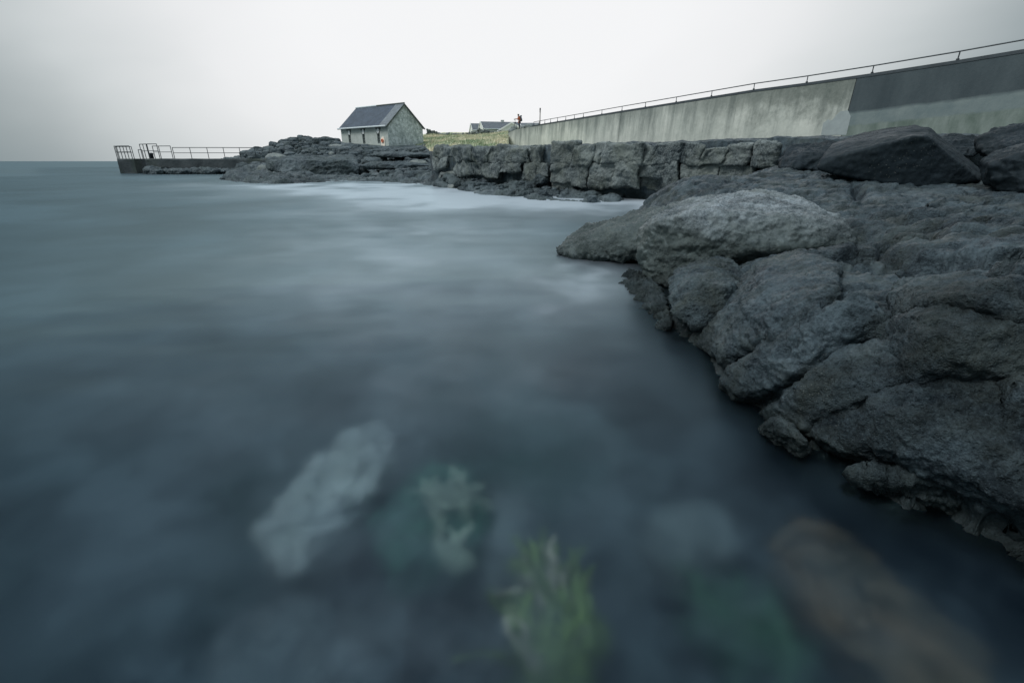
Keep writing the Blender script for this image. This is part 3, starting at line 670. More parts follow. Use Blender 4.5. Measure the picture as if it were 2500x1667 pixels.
def railing(label, posts, h, extra=(), mid=True, hs=None):
    b0 = np.array([xat(posts[0][0], posts[0][1], ZD), posts[0][1], ZD])
    t = thing('railing', label, 'railing', tuple(b0), group='tubular railings on the pier'); L = []
    for i, (px, Y_) in enumerate(posts):
        b = np.array([xat(px, Y_, ZD), Y_, ZD - .02]) - b0; L.append(b)
        m = MB(); m.tube([b, b + np.array([0, 0, h])], .030); m.build('post', M['metal'], t)
    m = MB(); m.tube([p + np.array([0, 0, h]) for p in L], .032); m.build('top_rail', M['metal'], t)
    if mid:
        m = MB(); m.tube([p + np.array([0, 0, h * .54]) for p in L], .026); m.build('middle_rail', M['metal'], t)
    return t
railing('close-barred pipe railing along the seaward end of the pier', [(287, 48.2), (292.5, 47.9), (300, 47.65), (308, 47.4), (315.5, 47.3 + .1), (323.6, 47.45)], 1.14)
railing('two-post pipe railing behind the close-barred railing at the pier end', [(290, 50.5), (328.3, 50.2)], 1.16)
railing('short low stub of pipe rail beside the gap in the pier head', [(343, 50.6), (352, 50.6)], .88, mid=False)
railing('tall narrow three-bar pipe rail just right of the gap in the pier head', [(349.5, 47.9), (357.5, 47.6), (365.6, 47.2)], 1.30)
railing('square pipe frame railing around the black bollard', [(367.5, 47.0), (391, 46.95)], 1.30)
railing('middle pipe railing of three posts between the square frame and the long railing', [(379.5, 49), (394.5, 48.9), (423, 48.6)], 1.17)
railing('long pipe railing of six posts running to the landward end of the pier', [(427, 49.5), (469, 49.5), (510.5, 49.5), (550, 49.6), (589, 49.8), (626, 50.0)], 1.05)
m = MB(); bp = [(0, .0), (.17, .02), (.17, .35), (.21, .40), (.21, .48), (.12, .54), (0, .55)]
bx = np.array([xat(371.5, 48.3, ZD), 48.3, ZD - .004]); rings = []
for r_, z_ in bp[1:-1]: rings.append([m.bm.verts.new((r_ * math.cos(k * math.pi / 8), r_ * math.sin(k * math.pi / 8), z_)) for k in range(16)])
for A, B in zip(rings, rings[1:]):
    for k in range(16): m.bm.faces.new((A[k], A[(k + 1) % 16], B[(k + 1) % 16], B[k]))
m.bm.faces.new(rings[-1]); m.bm.faces.new(rings[0][::-1])
M['black'] = plain('black_iron', (.02, .024, .028), .6, 0, .3)
bo = m.build('bollard', M['black'], smooth=True); bo.location = bx; tag(bo, 'squat black mooring bollard on the pier head', 'bollard')

# ------------------------------------------------------------------ boathouse
def render_mat(name, base, dark, pale, sc=1.0, amt=.6, bump=.5):
    m, nt = new_mat(name); n = N(nt); co = n('TexCoord').outputs['Object']
    f = n.noise(co, 1.6 * sc, 7, .68); g = n.noise(co, 5 * sc, 6, .7, .3); l = n.noise(co, .45 * sc, 5, .6)
    c = n.mix(n.ramp(f, [(.38, 0.), (.62, 1.)]), dark, base)
    c = n.mix(n.math('MULTIPLY', n.ramp(g, [(.52, 0.), (.66, 1.)]), amt), c, pale)
    c = n.mix(n.math('MULTIPLY', n.ramp(l, [(.5, 0.), (.62, 1.)]), amt * .6), c, dark)
    b = n('Bump', ins={'Height': n.noise(co, 11 * sc, 7, .7), 'Strength': bump, 'Distance': .04})
    p = n('BsdfPrincipled', ins={'Base Color': c, 'Roughness': .9, 'Normal': b.outputs[0]})
    n('OutputMaterial', ins={'Surface': p.outputs[0]}); return m
M['render'] = render_mat('lime_render', (.47, .51, .475), (.38, .42, .39), (.53, .56, .53), 1, .5, .3)
M['gable'] = render_mat('mottled_gable', (.60, .655, .64), (.25, .30, .285), (.86, .90, .885), 1.5, .9, .8)
M['exposed'] = render_mat('exposed_stone', (.12, .14, .13), (.05, .065, .06), (.2, .22, .2), 2.5, .5, .9)
M['infill'] = render_mat('dark_infill', (.12, .14, .14), (.06, .075, .075), (.20, .23, .23), 3, .6, .6)
M['white'] = plain('white_paint', (.72, .74, .73), .5, 0, .08)
M['gutter'] = plain('grey_gutter', (.55, .60, .61), .5, 0, .1)
def slate_mat(name, col, w=.32, h=.22):
    m, nt = new_mat(name); n = N(nt); uv = n('UVMap').outputs[0]
    br = n('TexBrick', ins={'Vector': uv, 'Scale': 1.0, 'Mortar Size': .012, 'Brick Width': w, 'Row Height': h, 'Color1': (*[c * .8 for c in col], 1), 'Color2': (*[c * 1.2 for c in col], 1), 'Mortar': (*[c * .45 for c in col], 1), 'Bias': 0.0})
    f = n.noise(n('TexCoord').outputs['Object'], 1.2, 6, .65)
    c = n.mix(n.ramp(f, [(.4, 0.), (.7, .45)]), br.outputs[0], tuple(min(1, c * 1.7) for c in col))
    b = n('Bump', ins={'Height': br.outputs['Fac'], 'Strength': .6, 'Distance': .02}); b.invert = True
    p = n('BsdfPrincipled', ins={'Base Color': c, 'Roughness': .7, 'Specular IOR Level': .3, 'Normal': b.outputs[0]})
    n('OutputMaterial', ins={'Surface': p.outputs[0]}); return m
M['slate'] = slate_mat('blue_slate', (.045, .062, .085)); M['slate_pale'] = slate_mat('grey_slate', (.13, .15, .165))
def roof_plane(name, a, b, c, d, th_, mat, parent, lift=0.0):   # a,b eaves; c,d ridge (c over b); thickness down
    a, b, c, d = [Vector(p) for p in (a, b, c, d)]
    nrm = (b - a).cross(d - a).normalized(); nrm = nrm if nrm.z > 0 else -nrm
    me = bpy.data.meshes.new(name); bm = bmesh.new()
    T = [p + nrm * lift for p in (a, b, c, d)]; B = [p - nrm * th_ for p in T]
    v = [bm.verts.new(p) for p in T + B]; uvl = bm.loops.layers.uv.new()
    for f in ((0, 1, 2, 3), (7, 6, 5, 4), (0, 4, 5, 1), (1, 5, 6, 2), (2, 6, 7, 3), (3, 7, 4, 0)):
        fc = bm.faces.new([v[i] for i in f])
        for lp in fc.loops:
            q = lp.vert.co - a; lp[uvl].uv = (q.dot((b - a).normalized()), q.dot((d - a).normalized()))
    bmesh.ops.recalc_face_normals(bm, faces=bm.faces[:]); bm.to_mesh(me); bm.free()
    return link(name, me, mat, parent)
def wall_grid(mb, o, ux, L, z0, z1, holes, th_, inward):
    """front wall from o along ux, with rectangular openings (x0,x1,z0,z1) that have reveals"""
    xs = sorted({0, L, *[h[0] for h in holes], *[h[1] for h in holes]}); zs = sorted({z0, z1, *[h[2] for h in holes], *[h[3] for h in holes]})
    p = lambda x, z, i=0: o + ux * x + inward * i + Vector((0, 0, z))
    for a, b in zip(xs, xs[1:]):
        for c, d_ in zip(zs, zs[1:]):
            if any(h[0] <= a and b <= h[1] and h[2] <= c and d_ <= h[3] for h in holes): continue
            mb.poly([p(a, c), p(b, c), p(b, d_), p(a, d_)])
    for h in holes:
        for (a, c), (b, d_) in (((h[0], h[2]), (h[1], h[2])), ((h[1], h[2]), (h[1], h[3])), ((h[1], h[3]), (h[0], h[3])), ((h[0], h[3]), (h[0], h[2]))):
            mb.poly([p(a, c), p(b, d_), p(b, d_, th_), p(a, c, th_)])
Ym = 63.5
K = at(945, 303.6, Ym); ze = K[2]                       # near corner at the eaves
fl_pt = at(831, 312.0, Ym * 1.095)
fx = Vector((fl_pt[0] - K[0], fl_pt[1] - K[1], 0)); FL = fx.length; fx.normalize()
gx = Vector((-fx.y, fx.x, 0)); gx = gx if gx.x > 0 else -gx
GW_ = 5.9
zb = 1.9
house = thing('boathouse', 'old stone boathouse with slate roof and three bricked-up slit windows, standing on the rocks', 'building', (K[0], K[1], zb))
O = Vector((0, 0, 0)); eh = ze - zb; rise = GW_ * .5 * .86
hol = []
for px in (850.5, 885, 921.5):
    s_ = (945 - px) / (945 - 831); x = FL * (s_ / (1.095 - .095 * s_)); hol.append((x - .27, x + .27, eh - 2.15, eh - 1.0))
m = MB(); wall_grid(m, O, fx, FL, -1.2, eh, hol, .35, gx)
front = m.build('wall', M['render'], house)
m = MB(); p = lambda g, z: O + gx * g + Vector((0, 0, z))
m.poly([p(0.003, -1.2), p(GW_, -1.2), p(GW_, eh), p(GW_ / 2, eh + rise), p(0.003, eh)]); m.poly([q + fx * FL for q in [p(0.003, -1.2), p(GW_, -1.2), p(GW_, eh), p(GW_ / 2, eh + rise), p(0.003, eh)]])
m.poly([p(GW_, -1.2), p(GW_, -1.2) + fx * FL, p(GW_, eh) + fx * FL, p(GW_, eh)])
m.build('gable_wall', M['gable'], house)
for h_ in hol:
    m = MB(); q = lambda x, z, i: O + fx * x + gx * i + Vector((0, 0, z))
    m.hexa([q(h_[0] - .01, h_[2] - .01, .12), q(h_[1] + .01, h_[2] - .01, .12), q(h_[1] + .01, h_[2] - .01, .4), q(h_[0] - .01, h_[2] - .01, .4)], [q(h_[0] - .01, h_[3] + .01, .12), q(h_[1] + .01, h_[3] + .01, .12), q(h_[1] + .01, h_[3] + .01, .4), q(h_[0] - .01, h_[3] + .01, .4)])
    w_ = m.build('window', M['infill'], house)
    for zz in (.28, .55, .82):
        m = MB(); z1 = h_[2] + (h_[3] - h_[2]) * zz; m.hexa([q(h_[0] + .03, z1, .07), q(h_[1] - .03, z1, .07), q(h_[1] - .03, z1, .125), q(h_[0] + .03, z1, .125)], [q(h_[0] + .03, z1 + .05, .07), q(h_[1] - .03, z1 + .05, .07), q(h_[1] - .03, z1 + .05, .125), q(h_[0] + .03, z1 + .05, .125)])
        m.build('bar', M['exposed'], w_)
    cx = (h_[0] + h_[1]) / 2; rs = random.Random(int(cx * 100)); m = MB()      # render fallen off round the lintel
    P_ = [(-.62, -.10), (-.5, -.42), (-.34, -.70), (-.28, -.97), (.28, -.97), (.33, -.7), (.48, -.42), (.66, -.10), (.6, -.0), (-.6, -.0)]
    P_ = [(a * rs.uniform(.8, 1.25), min(0, b * rs.uniform(.85, 1.1))) for a, b in P_]
    fr_ = [q(cx + a, eh - .06 + b, -.012) for a, b in P_]
    fcs = m.poly(fr_); e = bmesh.ops.extrude_face_region(m.bm, geom=[fcs]); bmesh.ops.translate(m.bm, verts=[v for v in e['geom'] if isinstance(v, bmesh.types.BMVert)], vec=gx * .01)
    m.build('exposed_lintel', M['exposed'], house)
    m = MB(); rr_ = [q(cx + .26 * rs.uniform(.82, 1.15) * math.cos(k * math.pi / 7), eh - .70 + .30 * rs.uniform(.82, 1.12) * math.sin(k * math.pi / 7), -.05) for k in range(14)]
    m.poly(rr_); rb = [v + gx * .045 for v in rr_]
    for k in range(14): m.poly([rr_[k], rr_[(k + 1) % 14], rb[(k + 1) % 14], rb[k]])
    m.build('white_patch', M['white'], house)
ov, eo = .12, .30                                       # verge and eaves overhang
sl = rise / (GW_ / 2)
e0 = lambda x: q(x, eh - eo * sl + .05, -eo); r0 = lambda x: q(x, eh + rise + .05, GW_ / 2); e1 = lambda x: q(x, eh - eo * sl + .05, GW_ + eo)
strip = 1.5
rf_ = roof_plane('roof', e0(strip - .003), e0(FL + ov), r0(FL + ov), r0(strip - .003), .09, M['slate'], house)
roof_plane('roof_verge', e0(-ov), e0(strip), r0(strip), r0(-ov), .09, M['slate_pale'], house, .004)
roof_plane('rear_roof', e1(-ov), e1(FL + ov), r0(FL + ov), r0(-ov), .09, M['slate'], house, -.002)
m = MB(); m.tube([r0(-ov) + Vector((0, 0, .03)), r0(FL * .55) + Vector((0, 0, .04))], .09, 6); m.build('ridge_tiles', M['exposed'], house)
m = MB(); m.tube([r0(FL * .55) + Vector((0, 0, .05)), r0(FL + ov) + Vector((0, 0, .05))], .10, 6); m.build('ridge_flashing', M['gutter'], house)
m = MB(); m.tube([e0(-ov) - gx * .07, e0(FL + ov) - gx * .07], .10, 8); m.build('gutter', M['gutter'], house)
m = MB(); m.bar(e0(-ov - .035) - Vector((0, 0, .10)), r0(-ov - .035) - Vector((0, 0, .10)), .05, .16); m.bar(e1(-ov - .035) - Vector((0, 0, .10)), r0(-ov - .035) - Vector((0, 0, .13)), .048, .16); m.build('bargeboard', M['exposed'], house)
m = MB(); m.tube([q(.25, eh - .25, GW_ + .1), q(.25, -.4, GW_ + .1)], .06, 8); m.build('downpipe', M['metal'], house)
# lifebuoy on its board
s_ = (945 - 932) / (945 - 831.); lx = FL * (s_ / (1.095 - .095 * s_)); lz = at(932, 345, Ym * 1.01)[2] - zb
Lq = lambda x, z, i: Vector((K[0], K[1], zb)) + q(x, z, i)
m = MB(); pr = [(-.36, -.55), (.36, -.55), (.36, .22), (.25, .45), (0, .55), (-.25, .45), (-.36, .22)]
A = [Lq(lx + a, lz + b, -.09) for a, b in pr]; B = [Lq(lx + a, lz + b, -.01) for a, b in pr]
m.poly(A); m.poly(B[::-1])
for k in range(7): m.poly([A[k], A[(k + 1) % 7], B[(k + 1) % 7], B[k]])
M['cream'] = plain('cream_board', (.88, .80, .68), .6, 0, .08); M['orange'] = plain('orange_buoy', (.70, .17, .07), .5, 0, .1)
tag(m.build('lifebuoy_board', M['cream']), 'cream arch-topped lifebuoy board fixed to the boathouse wall', 'board')
m = MB(); rings = []
for k in range(20):
    t = 2 * math.pi * k / 20; rg = []
    for j in range(8):
        u = 2 * math.pi * j / 8; r_ = .17 + .065 * math.cos(u); rg.append(m.bm.verts.new(Lq(lx + r_ * math.cos(t), lz + .05 + r_ * math.sin(t), -.15 + .06 * math.sin(u))))
    rings.append(rg)
for k in range(20):
    for j in range(8): m.bm.faces.new((rings[k][j], rings[(k + 1) % 20][j], rings[(k + 1) % 20][(j + 1) % 8], rings[k][(j + 1) % 8]))
tag(m.build('lifebuoy', M['orange'], smooth=True), 'orange ring lifebuoy hung on the cream board', 'lifebuoy')

# ------------------------------------------------------------------ sea wall
WA = np.array([at(1240, 325, 68)[0], 68.0]); WC = np.array([at(2500, 131, 21.9)[0], 21.9])
wd = (WC - WA); wd /= np.linalg.norm(wd); wn = np.array([-wd[1], wd[0]]); wn = wn if wn[1] > 0 else -wn     # wn points away from the camera
def wpt(px, py, off=0.0):
    d = ray(px, py); a = WA + wn * off
    k = (a @ wn) / (d[:2] @ wn); p = d * k; return np.array([p[0], p[1], H + p[2]])
TOP = [(1240, 326), (1247, 322), (1262, 316), (1290, 311.5), (1340, 303), (1420, 290.5), (1517, 275), (1650, 254.5), (1740, 240.5), (1840, 225), (1968, 209), (2095, 190.5), (2127, 187), (2335, 156), (2500, 129.5), (2750, 88)]
def top_py(px): return float(np.interp(px, [t[0] for t in TOP], [t[1] for t in TOP]))
def wall_material():
    m, nt = new_mat('sea_wall_concrete'); n = N(nt)
    uv = n('UVMap').outputs[0]; sx = n('SeparateXYZ', ins={0: uv}); u, v = sx.outputs[0], sx.outputs[1]      # u metres along, v 0..1 up
    co = n('NewGeometry').outputs['Position']; z = n('SeparateXYZ', ins={0: co}).outputs[2]
    st_ = n('CombineXYZ', ins={0: u, 1: n.math('MULTIPLY', z, .10), 2: 0.})
    st2 = n('CombineXYZ', ins={0: u, 1: n.math('MULTIPLY', z, .30), 2: 3.})
    streak = n.noise(st_.outputs[0], 1.3, 6, .62, .25); streak2 = n.noise(st2.outputs[0], 3.5, 5, .6)
    blotch = n.noise(co, .45, 6, .62); fine = n.noise(co, 6, 6, .7)
    base = n.mix(n.ramp(blotch, [(.35, 0.), (.68, 1.)]), (.40, .43, .385), (.60, .62, .555))
    sm = n.math('MULTIPLY', n.ramp(streak, [(.45, 0.), (.62, 1.)]), n.ramp(v, [(.15, .15), (.85, 1.)]))
    base = n.mix(n.math('MULTIPLY', sm, .85), base, (.13, .155, .14))
    base = n.mix(n.math('MULTIPLY', n.ramp(streak2, [(.56, 0.), (.70, 1.)]), .35), base, (.16, .18, .17))
    # grime under the coping
    gr = n.math('ADD', v, n.math('MULTIPLY', n.math('SUBTRACT', n.noise(st2.outputs[0], 1.1, 4), .5), .9))
    base = n.mix(n.math('MULTIPLY', n.ramp(gr, [(.70, 0.), (1.0, 1.)]), .55), base, (.085, .105, .095))
    us = n('MapRange', ins={0: u, 1: U_MOSS[0], 2: U_MOSS[1], 3: 0., 4: 1.}).outputs[0]
    mo = n.math('ADD', n.math('MULTIPLY', v, 1.1), n.math('MULTIPLY', n.math('SUBTRACT', n.noise(co, 1.1, 6, .68), .5), 1.5))
    base = n.mix(n.math('MULTIPLY', n.math('MULTIPLY', us, n.ramp(mo, [(.52, 0.), (.95, 1.)])), .80), base, (.075, .095, .078))
    # newer bay of the wall, cast in three lifts: dark top, pale middle, rough mossy foot
    newb = n('Attribute', attribute_name='bay').outputs['Fac']
    e = n.math('ADD', v, n.math('ADD', n.math('ADD', n.math('MULTIPLY', u, -.009), .40), n.math('MULTIPLY', n.math('SUBTRACT', n.noise(co, 1.2, 5), .5), .05)))
    c1 = n.mix(n.ramp(n.noise(st2.outputs[0], .9, 6, .65), [(.35, 0.), (.65, 1.)]), (.024, .040, .048), (.048, .068, .076))
    c2 = n.mix(n.ramp(n.noise(co, 1.1, 6, .65), [(.35, 0.), (.65, 1.)]), (.11, .15, .155), (.17, .21, .205))
    c3 = n.mix(n.ramp(n.noise(st2.outputs[0], 1.6, 5, .65), [(.35, 0.), (.65, 1.)]), (.075, .11, .09), (.18, .22, .20))
    lifts = n.mix(n.ramp(e, [(.545, 0.), (.585, 1.)]), n.mix(n.ramp(e, [(.385, 0.), (.415, 1.)]), c3, c2), c1)
    base = n.mix(newb, base, lifts)
    # tie-rod holes
    hv = n('CombineXYZ', ins={0: n.math('MULTIPLY', u, .55), 1: n.math('MULTIPLY', z, 1.05), 2: 0.})
    hole = n.ramp(n.voro(hv.outputs[0], 1.0), [(.022, 1.), (.032, 0.)])
    base = n.mix(n.math('MULTIPLY', hole, .85), base, (.03, .035, .035))
    base = n.mix(n('MapRange', ins={0: newb, 1: 0., 2: 1., 3: .22, 4: .03}).outputs[0], base, n.mix(n.ramp(fine, [(.3, 0.), (.7, 1.)]), (.12, .14, .13), (.42, .44, .41)))
    b = n('Bump', ins={'Height': n.math('ADD', n.noise(co, 9, 8, .7), n.math('MULTIPLY', n.voro(hv.outputs[0], 1.0), .3)), 'Strength': .35, 'Distance': .03})
    p = n('BsdfPrincipled', ins={'Base Color': base, 'Roughness': .82, 'Normal': b.outputs[0]})
    n('OutputMaterial', ins={'Surface': p.outputs[0]}); return m
U_MOSS = [float((wpt(p_, top_py(p_))[:2] - WA) @ wd) for p_ in (1640, 1950)]
M['wall'] = wall_material()
M['coping'] = plain('dark_coping', (.045, .058, .066), .75, 0, .25, 2.)
M['patch'] = plain('smooth_repair', (.27, .31, .31), .8, 0, .10, 3.)
wall = thing('sea_wall', 'long streaked concrete sea wall climbing along the right with a dark newer bay', 'wall', tuple(wpt(2080, 335)))
wl0 = np.array(wall.location)
ZB = 1.35
def wall_panel(px0, px1, bay, pxtrim=(0.02, 0.02)):
    me = bpy.data.meshes.new('wall_panel'); bm = bmesh.new(); uvl = bm.loops.layers.uv.new()
    pxs = sorted({px0, px1, *[t[0] for t in TOP if px0 < t[0] < px1], *np.linspace(px0, px1, 14)})
    rows = []
    for px in pxs:
        t = wpt(px, top_py(px)); u = (t[:2] - WA) @ wd
        if px == px0: t[:2] += wd * pxtrim[0]
        if px == px1: t[:2] -= wd * pxtrim[1]
        nz = 9; col = []
        for j in range(nz):
            z = ZB + (t[2] - ZB) * j / (nz - 1)
            bat = .06 * (t[2] - z)                       # slight batter: the foot stands forward
            col.append((np.array([t[0] - wn[0] * bat, t[1] - wn[1] * bat, z]) - wl0, (u, j / (nz - 1))))
        back = [np.array([t[0] + wn[0] * .6, t[1] + wn[1] * .6, ZB]) - wl0, np.array([t[0] + wn[0] * .6, t[1] + wn[1] * .6, t[2]]) - wl0]
        rows.append(([bm.verts.new(tuple(c[0])) for c in col], [c[1] for c in col], [bm.verts.new(tuple(b_)) for b_ in back]))
    def face(vs, uvs):
        f = bm.faces.new(vs)
        for lp, w in zip(f.loops, uvs): lp[uvl].uv = w
    for A, B in zip(rows, rows[1:]):
        for j in range(len(A[0]) - 1): face([A[0][j], B[0][j], B[0][j + 1], A[0][j + 1]], [A[1][j], B[1][j], B[1][j + 1], A[1][j + 1]])
        face([A[0][-1], B[0][-1], B[2][1], A[2][1]], [A[1][-1], B[1][-1], B[1][-1], A[1][-1]])
        face([A[2][1], B[2][1], B[2][0], A[2][0]], [A[1][-1], B[1][-1], B[1][0], A[1][0]])
    for Q in (rows[0], rows[-1]): face(Q[0] + Q[2][::-1], Q[1] + [Q[1][-1], Q[1][0]])
    bmesh.ops.recalc_face_normals(bm, faces=bm.faces[:]); bm.to_mesh(me); bm.free()
    at_ = me.attributes.new('bay', 'FLOAT', 'POINT'); at_.data.foreach_set('value', np.full(len(me.vertices), float(bay), np.float32))
    return link('wall_panel', me, M['wall'], wall)
wall_panel(1240, 1271, 0); wall_panel(1271, 1517, 0); wall_panel(1517, 2092, 0); o = wall_panel(2092, 2750, 1); o['label'] = 'dark newer bay cast in three lifts'
# joint filler a little behind the faces
m = MB()
for px in (1271, 1517, 2092):
    t = wpt(px, top_py(px)) - wl0; a = lambda s_, i, z: Vector((t[0] + wd[0] * s_ + wn[0] * i, t[1] + wd[1] * s_ + wn[1] * i, z))
    z0_ = ZB - wl0[2]; m.hexa([a(-.018, .02 - .06 * (t[2] - z0_), z0_), a(.018, .02 - .06 * (t[2] - z0_), z0_), a(.018, .5, z0_), a(-.018, .5, z0_)], [a(-.018, .02, t[2] - .003), a(.018, .02, t[2] - .003), a(.018, .5, t[2] - .003), a(-.018, .5, t[2] - .003)])
m.build('joint_seal', M['black'], wall)
m = MB()                                                # dark kerb along the top
cp = [wpt(px, top_py(px)) - wl0 for px in (1300, 1420, 1517, 1650, 1840, 1968, 2127, 2335, 2500, 2750)]
A = []
for c_ in cp:
    g = lambda i, z: m.bm.verts.new((c_[0] + wn[0] * i, c_[1] + wn[1] * i, c_[2] + z))
    A.append([g(-.02, .003), g(.5, .003), g(.5, .14), g(-.02, .14)])
for a, b in zip(A, A[1:]):
    for k in range(4): m.bm.faces.new((a[k], a[(k + 1) % 4], b[(k + 1) % 4], b[k]))
m.bm.faces.new(A[0]); m.bm.faces.new(A[-1][::-1]); m.build('coping', M['coping'], wall)
m = MB(); PP = [(2004, 330), (2010, 300), (2017, 296), (2021, 291), (2026, 295), (2032, 293), (2042, 281), (2052, 272), (2070, 270), (2077, 285), (2066, 330)]
bt = lambda px, py: wpt(px, py, -.06 * (wpt(px, top_py(px))[2] - wpt(px, py)[2]) - .012)
f_ = m.poly([bt(*q_) - wl0 for q_ in PP]); e_ = bmesh.ops.extrude_face_region(m.bm, geom=[f_]); bmesh.ops.translate(m.bm, verts=[v for v in e_['geom'] if isinstance(v, bmesh.types.BMVert)], vec=Vector((wn[0], wn[1], 0)) * .02)
m.build('repair_patch', M['patch'], wall)
# low rail on the wall
rb = wpt(2127, top_py(2127)); rl = thing('guard_rail', 'low single-bar pipe rail running along the top of the concrete sea wall', 'railing', tuple(rb))
posts = [1303, 1316, 1330, 1344, 1361, 1381, 1402, 1424, 1469, 1518, 1575, 1650, 1736, 1839, 1968, 2127, 2335, 2620]
tp = []
for px in posts:
    b = wpt(px, top_py(px), .10) - rb; b[2] = wpt(px, top_py(px))[2] + .14 - rb[2]; t = b + np.array([0, 0, .36]); tp.append(t)
    m = MB(); m.tube([b - np.array([0, 0, .01]), t], .026); m.box(b + np.array([0, 0, .03]), (.09, .09, .09)); m.build('post', M['metal'], rl)
m = MB(); m.tube(tp, .03); m.build('top_rail', M['metal'], rl)

# ------------------------------------------------------------------ grass slope
def grass_ground():
    m, nt = new_mat('grass_slope'); n = N(nt); co = n('NewGeometry').outputs['Position']
    f = n.noise(co, .35, 6, .6); g = n.noise(co, 1.6, 6, .65)
    c = n.mix(n.ramp(f, [(.42, 0.), (.58, 1.)]), (.22, .27, .16), (.52, .48, .34))
    c = n.mix(n.ramp(g, [(.45, 0.), (.75, .6)]), c, (.16, .21, .13))
    b = n('Bump', ins={'Height': n.noise(co, 6, 6, .7), 'Strength': .8, 'Distance': .15})
    p = n('BsdfPrincipled', ins={'Base Color': c, 'Roughness': .95, 'Normal': b.outputs[0]})
    n('OutputMaterial', ins={'Surface': p.outputs[0]}); return m
M['grass'] = grass_ground()
hp = [at(*p) for p in [(1042, 353, 66), (1060, 355, 60), (1100, 355, 57), (1150, 353, 55), (1200, 352, 54), (1240, 352, 53), (1300, 352, 54), (1045, 333, 82), (1070, 331, 84), (1100, 331, 86), (1130, 333, 86), (1170, 331, 86), (1220, 327, 82), (1240, 324, 76), (1270, 320, 72),
                       (1100, 344, 70), (1170, 342, 70), (1230, 338, 66), (1060, 344, 72), (1300, 318, 80), (1340, 316, 78), (1100, 347, 120), (1200, 342, 120), (1350, 332, 120), (1000, 338, 110), (960, 345, 90)]]
hp += [(-30, 75, .5), (-30, 130, 1.2), (20, 120, 4.5), (0, 48, 1.4), (20, 60, 3.5), (-10, 54, 1.0), (40, 90, 8)]
hill_h = TPS(hp, 1e-3)
nx, ny = 260, 200
gx_, gy_ = np.meshgrid(np.linspace(-24, 34, nx), np.linspace(50, 128, ny), indexing='ij')
gz = hill_h(gx_, gy_).reshape(nx, ny); g3 = np.stack([gx_.ravel(), gy_.ravel(), np.zeros(nx * ny)], 1)
gz += (fbm(g3 * .35, 5) * .16 + ridged(g3 * 1.1, 3) * .04).reshape(nx, ny)
# behind the concrete wall the bank is held back; keep it below the wall's top
sd = (gx_ - WA[0]) * wn[0] + (gy_ - WA[1]) * wn[1]; s_al = (gx_ - WA[0]) * wd[0] + (gy_ - WA[1]) * wd[1]
gz = np.where((sd < .3) & (gx_ > -.35), np.minimum(gz, 1.5), gz)
gz = np.where((sd < 3.0) & (sd >= .3) & (s_al > -.5), np.minimum(gz, 4.35), gz)
hill = link('hill', np_mesh('hill', np.stack([gx_, gy_, gz], 2).reshape(-1, 3), grid_quads(nx, ny)), M['grass']); tag(hill, kind='structure')
hill_bvh = BVHTree.FromObject(hill, bpy.context.evaluated_depsgraph_get()); 
def hz(x, y): return drop(x, y, hill_bvh)
# grass blades
def blade_mat():
    m, nt = new_mat('grass_blades'); n = N(nt); co = n('NewGeometry').outputs['Position']
    f = n.noise(co, .35, 6, .6); g = n.noise(co, 3., 3)
    c = n.mix(n.ramp(f, [(.42, 0.), (.58, 1.)]), (.26, .33, .20), (.64, .59, .43)); c = n.mix(n.ramp(g, [(.5, 0.), (.7, .6)]), c, (.18, .25, .15))
    p = n('BsdfPrincipled', ins={'Base Color': c, 'Roughness': .8}); n('OutputMaterial', ins={'Surface': p.outputs[0]}); return m
M['blade'] = blade_mat()
rs_ = np.random.RandomState(5); nb_ = 34000
bx_ = rs_.uniform(-14.5, 8, nb_); by_ = rs_.uniform(49.5, 90, nb_); bz_ = np.interp(0, [0], [0]) + np.array([hz(x, y) for x, y in zip(bx_, by_)])
sdb = (bx_ - WA[0]) * wn[0] + (by_ - WA[1]) * wn[1]; sal = (bx_ - WA[0]) * wd[0] + (by_ - WA[1]) * wd[1]
shb = np.array([drop(x, y) for x, y in zip(bx_, by_)])
keep = (bz_ > .9) & (bz_ > shb - .05) & ~((bx_ > -.5) & (sdb < 1))
bx_, by_, bz_ = bx_[keep], by_[keep], bz_[keep]; nb_ = len(bx_)
hh = rs_.uniform(.10, .30, nb_) * (1 + .6 * perlin(np.stack([bx_ * .5, by_ * .5, bx_ * 0], 1))); ww = rs_.uniform(.03, .07, nb_); aa = rs_.uniform(0, 6.28, nb_); lx_ = rs_.normal(0, .08, nb_) + .06; ly_ = rs_.normal(0, .08, nb_)
v0 = np.stack([bx_ - ww * np.cos(aa), by_ - ww * np.sin(aa), bz_ - .02], 1); v1 = np.stack([bx_ + ww * np.cos(aa), by_ + ww * np.sin(aa), bz_ - .02], 1); v2 = np.stack([bx_ + lx_, by_ + ly_, bz_ + hh], 1)
gr = link('grass', np_mesh('grass', np.stack([v0, v1, v2], 1).reshape(-1, 3), np.arange(nb_ * 3).reshape(-1, 3), False), M['blade']); tag(gr, 'rough green and straw-coloured grass on the slope', 'grass', kind='stuff')

